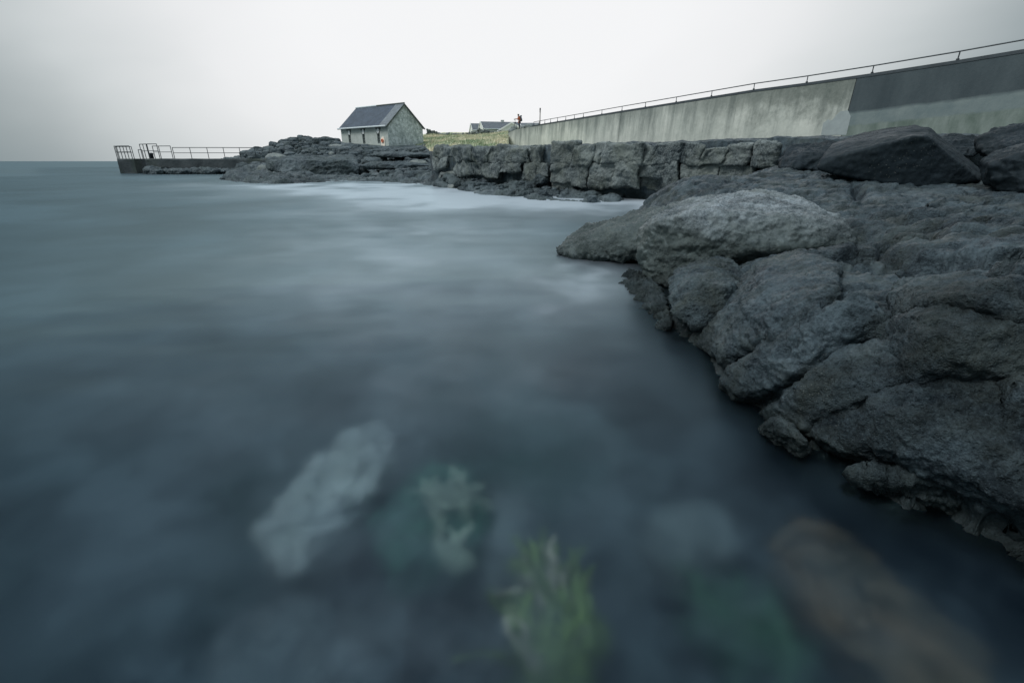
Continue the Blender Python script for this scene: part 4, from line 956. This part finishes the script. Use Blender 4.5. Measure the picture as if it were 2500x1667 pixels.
# ------------------------------------------------------------------ dry-stone walls
def dry_wall(label, path, h, seed, nrow=5, name='stone_wall'):
    rs = random.Random(seed); rv, rf = [], []
    P_ = [(xat(px, Y_, 4), Y_) for px, Y_ in path]
    for (xa, ya), (xb, yb) in zip(P_, P_[1:]):
        L_ = math.hypot(xb - xa, yb - ya); k = max(2, int(L_ / .19))
        for i in range(k):
            t = (i + rs.random() * .5) / k; x, y = xa + (xb - xa) * t, ya + (yb - ya) * t; z = hz(x, y) if hz(x, y) else 4.
            hh_ = h * (.8 + .35 * math.sin(x * 1.3 + seed)) * rs.uniform(.85, 1.15); nn = max(2, int(hh_ / .20))
            for j in range(nn): stone_into(rv, rf, (x + rs.uniform(-.08, .08), y + rs.uniform(-.12, .12), z + .02 + j * .16), rs.uniform(.12, .21), rs, (1.15, 1., .68))
    return tag(tri_mesh(name, rv, rf, M['stone']), label, 'stone wall')
dry_wall('short dry-stone wall on the crest of the grass beside the boathouse', [(1046, 83.5), (1070, 85), (1098, 85.5)], 1.15, 1)
dry_wall('low tumbled dry-stone wall in the dip of the grass crest', [(1104, 86.5), (1130, 86.5)], .45, 5)
dry_wall('long dry-stone wall running up the grass to the far bungalows', [(1131, 85.5), (1160, 85.5), (1190, 85), (1212, 84.5), (1223, 84)], 1.15, 2)
# boulders dumped by the end of the concrete wall
for i, (lab, x0, y0, x1, y1, Y_) in enumerate([
    ('flat dark stone heaped at the sloping end of the concrete wall', 1241, 315, 1262, 323, 70.5), ('grey boulder just left of the photographer on the wall end', 1247, 308.5, 1263, 318, 72),
    ('light grey boulder just right of the photographer behind the wall', 1271, 306, 1284, 314, 70), ('large round grey boulder behind the wall between the photographer and the pole', 1282, 303, 1302, 313, 69), ('small pale stone under the start of the wall rail', 1306, 302.5, 1314, 309, 66)]):
    mrock(lab, x0, y0, x1, y1 + 1, Y_, dep=1.0, mat='stone', seed=60 + i)

# ------------------------------------------------------------------ far bungalows
M['pebble'] = render_mat('white_render', (.66, .68, .64), (.58, .60, .57), (.74, .75, .72), .6, .3, .15)
M['far_slate'] = slate_mat('far_slate', (.085, .098, .112), .5, .3)
def gable_house(name, label, cpx, base_z, Y_, L_, W_, eh_, rs_h, rz, chim=None, ext=None):
    x = xat(cpx, Y_, base_z + eh_); t = thing(name, label, 'house', (x, Y_, base_z), rz); a, w = L_ / 2, W_ / 2
    m = MB(); V = lambda *p_: Vector(p_)
    m.poly([V(-a, -w, -2), V(a, -w, -2), V(a, -w, eh_), V(-a, -w, eh_)]); m.poly([V(a, w, -2), V(-a, w, -2), V(-a, w, eh_), V(a, w, eh_)])
    for s_ in (-a, a): m.poly([V(s_, -w, -2), V(s_, w, -2), V(s_, w, eh_), V(s_, 0, eh_ + rs_h), V(s_, -w, eh_)])
    m.build('wall', M['pebble'], t); sl_ = rs_h / w; o_ = .25
    roof_plane('roof', V(-a - .05, -w - o_, eh_ - o_ * sl_ + .05), V(a + .05, -w - o_, eh_ - o_ * sl_ + .05), V(a + .05, 0, eh_ + rs_h + .05), V(-a - .05, 0, eh_ + rs_h + .05), .12, M['far_slate'], t)
    roof_plane('roof', V(-a - .05, w + o_, eh_ - o_ * sl_ + .05), V(a + .05, w + o_, eh_ - o_ * sl_ + .05), V(a + .05, 0, eh_ + rs_h + .05), V(-a - .05, 0, eh_ + rs_h + .05), .12, M['far_slate'], t, -.003)
    for s_ in (-1, 1):
        m = MB(); xx = s_ * (a + .09); m.bar(V(xx, -w - o_ - .02, eh_ - o_ * sl_), V(xx, 0, eh_ + rs_h), .07, .26); m.bar(V(xx + .002, w + o_ + .02, eh_ - o_ * sl_), V(xx + .002, 0, eh_ + rs_h - .01), .07, .26); m.build('bargeboard', M['white'] if ext == 'white' else M['pebble'], t)
    m = MB(); m.tube([V(-a, -w - o_ - .06, eh_ - o_ * sl_), V(a, -w - o_ - .06, eh_ - o_ * sl_)], .08, 6); m.build('gutter', M['gutter'], t)
    if chim is not None:
        m = MB(); m.box((chim, 0, eh_ + rs_h + .05), (.6, .5, .5)); m.box((chim, 0, eh_ + rs_h + .34), (.7, .6, .08)); m.build('chimney', M['pebble'], t)
    return t
YB = 108
ez = lambda py, Y_: H + Y_ * (H * 0 + (ray(1250, py)[2] / ray(1250, py)[1]))
zr = ez(298.3, YB); zev = ez(316.5, YB)
gable_house('bungalow', 'main slate-roofed white bungalow on the hill behind the dry-stone wall', 1220, zev - 2.4, YB, 8.2, 6.6, 2.4, zr - zev, R(13), chim=.6)
zr2 = ez(304, YB + 6); zev2 = ez(320, YB + 6)
gable_house('bungalow', 'small slate-roofed white gabled wing at the far left of the bungalows', 1172, zev2 - 2.2, YB + 4, 4.0, 5.0, 2.2, zr2 - zev2, R(12))
zr3 = ez(299.5, YB - 7); zev3 = ez(319, YB - 7)
gable_house('bungalow', 'cream gable-fronted bungalow with white bargeboards behind the photographer', 1249.5, zev3 - 2.4, YB - 4, 5.6, 5.3, 2.4, zr3 - zev3, R(90), ext='white')
zr4 = ez(301, YB + 8); zev4 = ez(312, YB + 8)
gable_house('bungalow', 'long low grey-roofed bungalow to the right behind the photographer', 1281, zev4 - 2.4, YB + 8, 6.4, 6.4, 2.4, zr4 - zev4, R(-4))

# ------------------------------------------------------------------ pole
pz = ez(308, 80); b = (xat(1318, 80, pz), 80, pz - 1.5); t_ = ez(265, 80)
po = thing('utility_pole', 'slim wooden pole standing behind the start of the wall rail', 'pole', b)
m = MB(); m.tube([(0, 0, 0), (0, 0, t_ - b[2])], .085, 10, .065); m.build('shaft', M['railwood'], po)
m = MB(); m.tube([(0, 0, t_ - b[2] - .35), (0, 0, t_ - b[2] + .05)], .10, 10); m.box((0, 0, t_ - b[2] - .5), (.24, .06, .06)); m.build('pole_cap', M['black'], po)

# ------------------------------------------------------------------ photographer
M['skin'] = plain('skin', (.45, .30, .23), .6, 0, .08); M['jacket'] = plain('orange_jacket', (.42, .11, .05), .8, 0, .15); M['trousers'] = plain('dark_trousers', (.03, .036, .045), .85, 0, .2)
M['pack'] = plain('blue_grey_backpack', (.085, .105, .13), .8, 0, .2); M['hair'] = plain('dark_hair', (.03, .026, .024), .7, 0, .2)
pf = wpt(1268, top_py(1268), .35); pf[2] = wpt(1268, top_py(1268))[2] + .002
def skin_body(name, mat, chain, edges, parent, lev=2, root=0):
    me = bpy.data.meshes.new(name); me.from_pydata([c[0] for c in chain], edges, []); o = bpy.data.objects.new('tmp', me); C.objects.link(o)
    sk = o.modifiers.new('skin', 'SKIN'); sk.use_smooth_shade = True
    for v, c in zip(me.skin_vertices[0].data, chain): v.radius = c[1] if isinstance(c[1], tuple) else (c[1], c[1])
    me.skin_vertices[0].data[root].use_root = True
    sb = o.modifiers.new('sub', 'SUBSURF'); sb.levels = lev; sb.render_levels = lev
    me2 = evaluated_copy(o); bpy.data.objects.remove(o); me2.materials.clear(); me2.name = name
    return link(name, me2, mat, parent)
# body frame: looks along -x (to the left), a little bent over the camera
person = thing('person', 'person in orange jacket and dark trousers bent over a camera on a tripod', 'person', tuple(pf), R(10))
ch = [((0, 0, .93), .14), ((.01, 0, 1.10), .14), ((-.04, 0, 1.28), .15), ((-.09, 0, 1.44), .09), ((-.13, 0, 1.52), .055), ((-.17, 0, 1.60), .085), ((-.18, 0, 1.70), .09), ((-.175, 0, 1.76), .06),
      ((0, -.10, .88), .095), ((-.03, -.11, .48), .065), ((.01, -.11, .09), .045), ((-.12, -.12, .035), .038), ((0, .10, .88), .095), ((-.01, .12, .48), .065), ((.03, .12, .09), .045), ((-.10, .13, .035), .038),
      ((-.08, -.19, 1.40), .07), ((-.20, -.22, 1.17), .05), ((-.44, -.10, 1.22), .036), ((-.08, .19, 1.40), .07), ((-.20, .22, 1.17), .05), ((-.44, .06, 1.22), .036),
      ((-.245, 0, 1.625), .022)]
ed = [(0, 1), (1, 2), (2, 3), (3, 4), (4, 5), (5, 6), (6, 7), (0, 8), (8, 9), (9, 10), (10, 11), (0, 12), (12, 13), (13, 14), (14, 15), (3, 16), (16, 17), (17, 18), (3, 19), (19, 20), (20, 21), (5, 22)]
skin_body('body', M['skin'], ch, ed, person)
k_ = .018
jk = [((0, 0, .92), .165), ((.01, 0, 1.10), .165), ((-.04, 0, 1.28), .172), ((-.09, 0, 1.45), .105), ((-.08, -.19, 1.40), .09), ((-.20, -.22, 1.17), .068), ((-.41, -.11, 1.215), .05), ((-.08, .19, 1.40), .09), ((-.20, .22, 1.17), .068), ((-.41, .07, 1.215), .05), ((0, 0, .82), .16)]
skin_body('jacket', M['jacket'], jk, [(0, 1), (1, 2), (2, 3), (3, 4), (4, 5), (5, 6), (3, 7), (7, 8), (8, 9), (0, 10)], person)
tr = [((0, 0, .88), .14), ((0, -.10, .82), .115), ((-.03, -.11, .48), .085), ((.01, -.11, .07), .07), ((0, .10, .82), .115), ((-.01, .12, .48), .085), ((.03, .12, .07), .07)]
skin_body('trousers', M['trousers'], tr, [(0, 1), (1, 2), (2, 3), (0, 4), (4, 5), (5, 6)], person)
for sy in (-.11, .12):
    m = MB(); m.box((-.05, sy, .045), (.28, .10, .09)); m.build('shoe', M['black'], person, bevel=.02)
hr = [((-.155, 0, 1.66), .10), ((-.15, 0, 1.73), .09), ((-.12, 0, 1.60), .07)]
skin_body('hair', M['hair'], hr, [(0, 1), (0, 2)], person)
for sy in (-1, 1):                                       # gloved-dark hands with fingers closed on the camera
    hc = np.array([-.47, sy * .07 - .02, 1.22]); cs = [(tuple(hc), .03), (tuple(hc + [-.05, 0, .01]), .032)]; es = [(0, 1)]
    for f_i in range(4):
        a0 = hc + np.array([-.075, (f_i - 1.5) * .017, .015]); L_ = (.055, .065, .06, .045)[f_i]; i0 = len(cs)
        cs += [(tuple(a0), .009), (tuple(a0 + [-L_ * .5, 0, .012]), .0085), (tuple(a0 + [-L_ * .9, -sy * .012, -.006]), .008)]; es += [(1, i0), (i0, i0 + 1), (i0 + 1, i0 + 2)]
    i0 = len(cs); cs += [(tuple(hc + [-.02, -sy * .035, .015]), .011), (tuple(hc + [-.06, -sy * .05, .02]), .009)]; es += [(0, i0), (i0, i0 + 1)]
    skin_body('hand', M['skin'], cs, es, person, 1)
bp_ = thing('backpack', 'tall blue-grey backpack worn by the photographer', 'backpack', tuple(pf + np.array([0.0, 0, 0])), R(10))
m = MB(); m.box((.20, 0, 1.22), (.20, .34, .62), Matrix.Rotation(R(-8), 3, 'Y')); m.build('bag', M['pack'], bp_, bevel=.07, smooth=True)
m = MB(); m.box((.19, 0, 1.56), (.22, .32, .12), Matrix.Rotation(R(-8), 3, 'Y')); m.build('lid', M['pack'], bp_, bevel=.04, smooth=True)
m = MB(); m.box((.32, 0, 1.12), (.07, .24, .3), Matrix.Rotation(R(-8), 3, 'Y')); m.build('pocket', M['pack'], bp_, bevel=.025)
for sy in (-.12, .12):
    m = MB(); m.tube([(.10, sy, 1.5), (-.05, sy, 1.53), (-.20, sy, 1.42), (-.19, sy, 1.15), (.02, sy * 1.4, 1.0), (.12, sy, .98)], .022, 6); m.build('strap', M['black'], bp_)
tb = wpt(1257.5, top_py(1257.5), .5); tb[2] = wpt(1262, 316)[2] - .12
tri = thing('tripod', 'dark photo tripod standing on the wall end in front of the photographer', 'tripod', tuple(tb))
hd = Vector((0, 0, 1.28)); pm = np.array(pf)
for k in range(3):
    a = R(20 + 120 * k); f_ = Vector((.42 * math.cos(a), .30 * math.sin(a), -.10 if math.cos(a) < 0 else .0))
    m = MB(); m.tube([hd - Vector((0, 0, .18)) + f_ * .08, f_ * .55 + Vector((0, 0, .5))], .022, 8); m.tube([f_ * .55 + Vector((0, 0, .5)), f_], .016, 8); m.build('leg', M['black'], tri)
m = MB(); m.tube([hd - Vector((0, 0, .4)), hd], .022, 8); m.build('centre_column', M['black'], tri)
m = MB(); m.box(hd + Vector((0, 0, .03)), (.09, .09, .07)); m.build('head', M['black'], tri, bevel=.01)
cm = thing('camera_body', 'small black camera mounted on top of the tripod', 'camera', tuple(tb + np.array([0, 0, 1.35])))
m = MB(); m.box((0, 0, .055), (.08, .15, .10)); m.box((0, 0, .125), (.06, .06, .035)); m.build('housing', M['black'], cm, bevel=.008)
m = MB(); m.tube([(-.04, 0, .055), (-.17, 0, .055)], .038, 14); m.build('lens', M['black'], cm)

# ------------------------------------------------------------------ sea bed
def bed_z(X, Y):
    r = np.hypot(X, Y); q = np.stack([X, Y, X * 0], 1)
    z = -.42 - .9 * sstep(1.6, 6, r) - 2.2 * sstep(6, 22, r) - .35 * sstep(.2, -1.6, X / np.maximum(r, .3) * 2)
    return z + .10 * fbm(q * 1.3 + 7, 4) + .03 * ridged(q * 4, 3)
NT, NR = 420, 260
th = np.linspace(R(-80), R(80), NT); rr = np.geomspace(.12, 60, NR)
TT, RR = np.meshgrid(th, rr, indexing='ij'); X = np.sin(TT) * RR; Y = np.cos(TT) * RR
Z = bed_z(X.ravel(), Y.ravel()).reshape(X.shape)
sb = link('seabed', np_mesh('seabed', np.stack([X, Y, Z], 2).reshape(-1, 3), grid_quads(NT, NR)), M['seabed']); tag(sb, kind='structure')
M['sub_pale'] = rock_material('pale_stone_under_water', (.42, .44, .43), (.85, .86, .84), (.58, .62, .56), 1.0, (.7, .9), .3, .5)
M['sub_grey'] = rock_material('grey_stone_under_water', (.10, .12, .125), (.27, .30, .30), (.15, .18, .17), 1.0, (.7, .9), .3, .5)
M['sub_brown'] = rock_material('brown_weedy_stone', (.032, .027, .018), (.235, .15, .088), (.025, .038, .020), .8, (.7, .9), .4, .6)
M['sub_green'] = rock_material('green_algae_stone', (.03, .10, .075), (.10, .27, .18), (.05, .16, .10), .8, (.7, .9), .3, .5)
def subrock(label, outline, zt, thick, mat, seed, amp=.085, s=.20):
    L = [under(px, py, zt) for px, py in outline]; c = sum(L) / len(L)
    pts = L + [c + (p_ - c) * .8 + np.array([0, 0, -thick]) for p_ in L] + [c + (p_ - c) * .55 + np.array([0, 0, thick * .25]) for p_ in L]
    return boulder('submerged_rock', label, pts, .012, M[mat], cat='rock', amp=amp, s=s, smooth=4, seed=seed)
subrock('pale elongated stone under the water left of the green weed', [(890, 1020), (960, 1030), (965, 1090), (900, 1170), (830, 1290), (740, 1390), (670, 1370), (640, 1280), (700, 1200), (820, 1120)], -.22, .22, 'sub_pale', 81)
subrock('big pale rounded stone under the water at the bottom left', [(560, 1520), (640, 1460), (740, 1450), (830, 1500), (880, 1600), (880, 1720), (600, 1720), (540, 1620)], -.26, .2, 'sub_grey', 82)
subrock('algae-green stone under the water between the pale stone and the near rock', [(960, 1180), (1060, 1130), (1150, 1140), (1190, 1220), (1170, 1330), (1080, 1390), (960, 1390), (910, 1290)], -.28, .2, 'sub_green', 83)
subrock('grey stone under the water right of the algae-green stone', [(1200, 1180), (1280, 1200), (1300, 1300), (1260, 1400), (1190, 1420), (1160, 1330)], -.34, .2, 'sub_grey', 84)
subrock('brown weedy slab under the water along the foot of the near rock', [(1890, 1320), (1950, 1262), (2060, 1310), (2200, 1430), (2400, 1570), (2450, 1690), (2200, 1710), (2080, 1610), (1980, 1490), (1910, 1410)], -.17, .25, 'sub_brown', 85, .05, .2)
subrock('smooth grey stone under the water left of the brown weedy slab', [(1600, 1240), (1720, 1230), (1780, 1300), (1740, 1400), (1640, 1420), (1570, 1340)], -.36, .2, 'sub_grey', 86)
def weed(label, base_px, n_, col, L_, seed, z0=-.4):
    m_, nt = new_mat('seaweed_' + str(seed)); nn = N(nt); co = nn('NewGeometry').outputs['Position']
    c = nn.mix(nn.ramp(nn.noise(co, 9, 4), [(.4, 0.), (.65, 1.)]), tuple(x * .5 for x in col), col)
    p_ = nn('BsdfPrincipled', ins={'Base Color': c, 'Roughness': .5}); nn('OutputMaterial', ins={'Surface': p_.outputs[0]})
    rs = random.Random(seed); m = MB(); b0 = under(*base_px[0], z0)
    for i in range(n_):
        bp__ = rs.choice(base_px); b = Vector(under(bp__[0] + rs.gauss(0, 18), bp__[1] + rs.gauss(0, 22), z0)) - Vector(b0)
        d = Vector((rs.gauss(-.15, .25), rs.gauss(.55, .3), 0)); w = rs.uniform(.008, .024); l = L_ * rs.uniform(.5, 1.2); side = Vector((d.y, -d.x, .3)).normalized(); prev = None
        for k in range(8):
            t = k / 7; p_ = b + d.normalized() * l * t * .9 + Vector((.015 * math.sin(t * 7 + i), .0, .26 * math.sin(min(1, t * 1.3) * 1.57) * min(1, l / .3))); ww = w * (1 - .75 * t) * (1 + .5 * math.sin(t * 9 + i))
            cur = (m.bm.verts.new(p_ - side * ww), m.bm.verts.new(p_ + side * ww))
            if prev: m.bm.faces.new((prev[0], prev[1], cur[1], cur[0]))
            prev = cur
    o = m.build('seaweed', m_, smooth=True); o.location = b0; tag(o, label, 'seaweed'); return o
weed('bright yellow-green seaweed waving under the water at the bottom centre', [(1330, 1640), (1370, 1560), (1400, 1680), (1350, 1480), (1420, 1600)], 190, (.24, .36, .06), .19, 91, -.32)
weed('pale fronds of seaweed on top of the algae-green stone', [(1080, 1250), (1140, 1230), (1110, 1370)], 50, (.70, .80, .62), .10, 92, -.22)
weed('dark green seaweed on the bottom beside the brown weedy slab', [(1800, 1640), (1880, 1600), (1940, 1680), (1760, 1560)], 130, (.04, .14, .06), .15, 93, -.38)
weed('tan seaweed fronds among the yellow-green weed', [(1310, 1580), (1400, 1500), (1345, 1450)], 30, (.75, .66, .50), .13, 94, -.24)

# ------------------------------------------------------------------ sea surface
ths = np.concatenate([np.linspace(-180, -56, 40)[:-1], np.linspace(-56, 56, 520), np.linspace(56, 180, 40)[1:]]); th = np.radians(ths)
rr = np.concatenate([np.geomspace(.1, 70, 430), np.geomspace(72, 40000, 70)]); NT, NR = len(th), len(rr)
TT, RR = np.meshgrid(th, rr, indexing='ij'); X = np.sin(TT) * RR; Y = np.cos(TT) * RR; xf, yf = X.ravel(), Y.ravel()
bed = bed_z(xf, yf)
m_ = (RR.ravel() < 13.5) & (TT.ravel() > R(-5)) & (TT.ravel() < R(112)); bed[m_] = np.maximum(bed[m_], shelf_h(xf[m_], yf[m_]))
m_ = (RR.ravel() > 11.5) & (RR.ravel() < 130) & (np.abs(TT.ravel()) < R(44)); bed[m_] = np.maximum(bed[m_], shore_h(xf[m_], yf[m_]))
bed = np.clip(bed, -4, .3).reshape(NT, NR)
bpy.context.view_layer.update(); dg = bpy.context.evaluated_depsgraph_get()
for o in [o for o in C.objects if o.name.split('.')[0] in ('boulder', 'rock_slab') and o.type == 'MESH']:
    bb = np.array([c[:] for c in o.bound_box]); lo, hi = bb.min(0), bb.max(0)
    if lo[2] > .05: continue
    sel = np.argwhere((X > lo[0]) & (X < hi[0]) & (Y > lo[1]) & (Y < hi[1]))
    if not len(sel): continue
    bv_ = BVHTree.FromObject(o, dg)
    for i, j in sel:
        h_ = bv_.ray_cast(Vector((X[i, j], Y[i, j], 3)), Vector((0, 0, -1)))
        if h_[0]: bed[i, j] = max(bed[i, j], min(.3, h_[0].z))
depth = np.maximum(-bed, 0)
def blur(a, k):
    for _ in range(k):
        a = (np.roll(a, 1, 0) + 2 * a + np.roll(a, -1, 0)) / 4; b = a.copy(); b[:, 1:-1] = (a[:, :-2] + 2 * a[:, 1:-1] + a[:, 2:]) / 4; a = b
    return a
depth = np.minimum(depth * 1.0, blur(depth, 10))
dd = Y * ct + H * st; dd = np.where(dd > .05, dd, .05); PX = 1250 + F * X / dd; PY = 833.5 - F * (Y * st - H * ct) / dd
foam = np.zeros(X.shape)
q = np.stack([xf, yf, xf * 0], 1); lr = np.stack([TT.ravel() * 6, np.log(RR.ravel()) * 5, xf * 0], 1)
w1 = fbm(lr + 3, 3).reshape(X.shape); w2_ = fbm(lr * 2.3 + 13, 2).reshape(X.shape)
for fx_, fy_, sx_, sy_, am in [(900, 462, 330, 22, .52), (1010, 486, 280, 36, .55), (650, 455, 170, 14, .35), (1250, 492, 220, 18, .55), (1470, 508, 150, 26, .6), (1590, 492, 70, 16, .8), (1395, 655, 150, 50, .22), (1480, 690, 90, 44, .22),
                               (1040, 565, 340, 95, .36), (760, 690, 260, 60, .14), (1160, 820, 330, 140, .22), (1000, 660, 330, 120, .24), (880, 1000, 500, 140, .06), (800, 1280, 420, 260, .045), (1050, 1600, 360, 130, .06), (1450, 1300, 300, 260, .03), (1420, 720, 120, 60, .30), (1330, 900, 150, 80, .10)]:
    foam += am * np.exp(-((PX - fx_ + 60 * w1) / sx_) ** 2 - ((PY - fy_ + sy_ * .5 * w2_) / sy_) ** 2)
foam *= (Y > .3) * np.clip(1. + .38 * w1 + .12 * w2_, .3, 1.6)
lr2 = np.stack([TT.ravel() * 5.5 + .25 * w1.ravel(), np.log(RR.ravel()) * 3.6, xf * 0], 1); mist = (.5 + .30 * fbm(lr2 + 5, 3, .45) + .10 * fbm(lr2 * np.array([1.6, 3.2, 1]) + 50, 3, .5)).reshape(X.shape)
edge = np.exp(-(blur(np.maximum(-bed, 0), 3) / .25) ** 2) * sstep(11, 13, RR) * (RR < 70)
foam = np.clip(foam + .16 * edge, 0, 1.2)
swell = (.010 * fbm(q * np.array([.5, 1.3, 1]), 3)).reshape(X.shape) * sstep(.5, 3, RR) * (RR < 60)
me = np_mesh('sea', np.stack([X, Y, swell], 2).reshape(-1, 3), np.concatenate([grid_quads(NT, NR)]))
for nm, a in (('depth', depth), ('foam', foam), ('mist', mist)):
    at_ = me.attributes.new(nm, 'FLOAT', 'POINT'); at_.data.foreach_set('value', a.ravel().astype(np.float32))
def sea_material():
    m, nt = new_mat('sea_water'); n = N(nt); co = n('NewGeometry').outputs['Position']
    dp = n('Attribute', attribute_name='depth').outputs['Fac']; fo = n('Attribute', attribute_name='foam').outputs['Fac']
    mp = n('Mapping', ins={'Vector': co, 'Scale': (.8, .9, 1)}).outputs[0]
    mist = n('Attribute', attribute_name='mist').outputs['Fac']
    body = n.mix(n.ramp(mist, [(.30, 0.), (.70, 1.)]), (.001, .005, .015), (.028, .048, .066))
    body = n.mix(n.math('MULTIPLY', fo, 1.0, True), body, (.35, .39, .43))
    ext = n.math('MULTIPLY', dp, -1.5); al = n.math('SUBTRACT', 1.0, n.math('POWER', 2.718, ext))
    al = n.math('MAXIMUM', n.math('MULTIPLY', al, n.math('ADD', .42, n.math('MULTIPLY', mist, .62))), n.math('MULTIPLY', fo, 1.2), True)
    bump = n('Bump', ins={'Height': n.math('ADD', n.noise(mp, 1.5, 4, .6), n.noise(mp, .12, 5, .6)), 'Strength': .018, 'Distance': .2}).outputs[0]
    dif = n('BsdfDiffuse', ins={'Color': body, 'Normal': bump}).outputs[0]
    rf = n('BsdfRefraction', ins={'Color': (.78, .90, .95, 1), 'Roughness': .50, 'IOR': 1.33}).outputs[0]
    fr = n.math('MINIMUM', n('Fresnel', ins={'IOR': 1.33, 'Normal': bump}).outputs[0], .30)
    gl = n('BsdfGlossy', ins={'Color': n.mix(n.ramp(fr, [(.03, 0.), (.28, 1.)]), (.40, .56, .66), (.47, .63, .67)), 'Roughness': .30, 'Normal': bump}).outputs[0]
    s1 = n('MixShader', ins={0: al, 1: rf, 2: dif}).outputs[0]; s2 = n('MixShader', ins={0: fr, 1: s1, 2: gl}).outputs[0]
    n('OutputMaterial', ins={'Surface': s2}); return m
sea = link('sea', me, sea_material()); tag(sea, kind='structure')

# ------------------------------------------------------------------ sky and light
SUN_AZ, SUN_EL = R(-106), R(50)
W = bpy.data.worlds.new('World'); S.world = W; W.use_nodes = True; nt = W.node_tree; nt.nodes.clear(); n = N(nt)
dirv = n('TexCoord').outputs['Generated']
L_ = (math.sin(R(-3)) * math.cos(R(24)), math.cos(R(-3)) * math.cos(R(24)), math.sin(R(24)))     # thinnest cloud, straight ahead
dt = n('VectorMath', operation='DOT_PRODUCT', ins={0: dirv, 1: L_}).outputs['Value']
cl = n.noise(n('Mapping', ins={'Vector': dirv, 'Scale': (1, 1, 2.2)}).outputs[0], 1.5, 4, .5, .3)
dtn = n.math('ADD', dt, n.math('MULTIPLY', n.math('SUBTRACT', cl, .5), .13))
ov_ = n.ramp(n.math('MULTIPLY', n.math('ADD', dtn, 1.0), .5), [(0.0, (.44, .52, .55)), (.50, (.20, .25, .265)), (.70, (.13, .16, .17)), (.79, (.15, .195, .212)), (.815, (.20, .258, .278)), (.85, (.36, .41, .425)), (.89, (.62, .66, .67)), (.94, (.88, .89, .90)), (.975, (.96, .965, .975))])
up_ = n('SeparateXYZ', ins={0: dirv}).outputs[2]
zen = n('MapRange', ins={0: up_, 1: .38, 2: .9, 3: 0., 4: 1.}).outputs[0]
ov_ = n.mix(zen, ov_, (1.08, 1.26, 1.38))
sky = n('TexSky'); sky.sky_type = 'NISHITA'; sky.sun_disc = False; sky.sun_elevation = SUN_EL; sky.sun_rotation = SUN_AZ; sky.dust_density = 3
b1 = n('Background', ins={'Color': sky.outputs[0], 'Strength': .05}).outputs[0]; b2 = n('Background', ins={'Color': ov_, 'Strength': 1.0}).outputs[0]
n('OutputWorld', ins={'Surface': n('MixShader', ins={0: .94, 1: b1, 2: b2}).outputs[0]})
sd_ = bpy.data.lights.new('sun', 'SUN'); sd_.energy = 2.0; sd_.angle = R(22); sd_.color = (1, .99, .97)
so = bpy.data.objects.new('sun', sd_); C.objects.link(so); so.rotation_euler = (-(math.pi / 2 - SUN_EL), 0, -SUN_AZ)

S.view_settings.view_transform = 'Standard'; S.view_settings.look = 'None'; S.view_settings.gamma = 1; S.view_settings.exposure = 0
S.render.engine = 'CYCLES'
S.cycles.max_bounces = 6; S.cycles.diffuse_bounces = 3; S.cycles.glossy_bounces = 2; S.cycles.transmission_bounces = 4
S.cycles.use_denoising = True
S.cycles.sample_clamp_indirect = 4
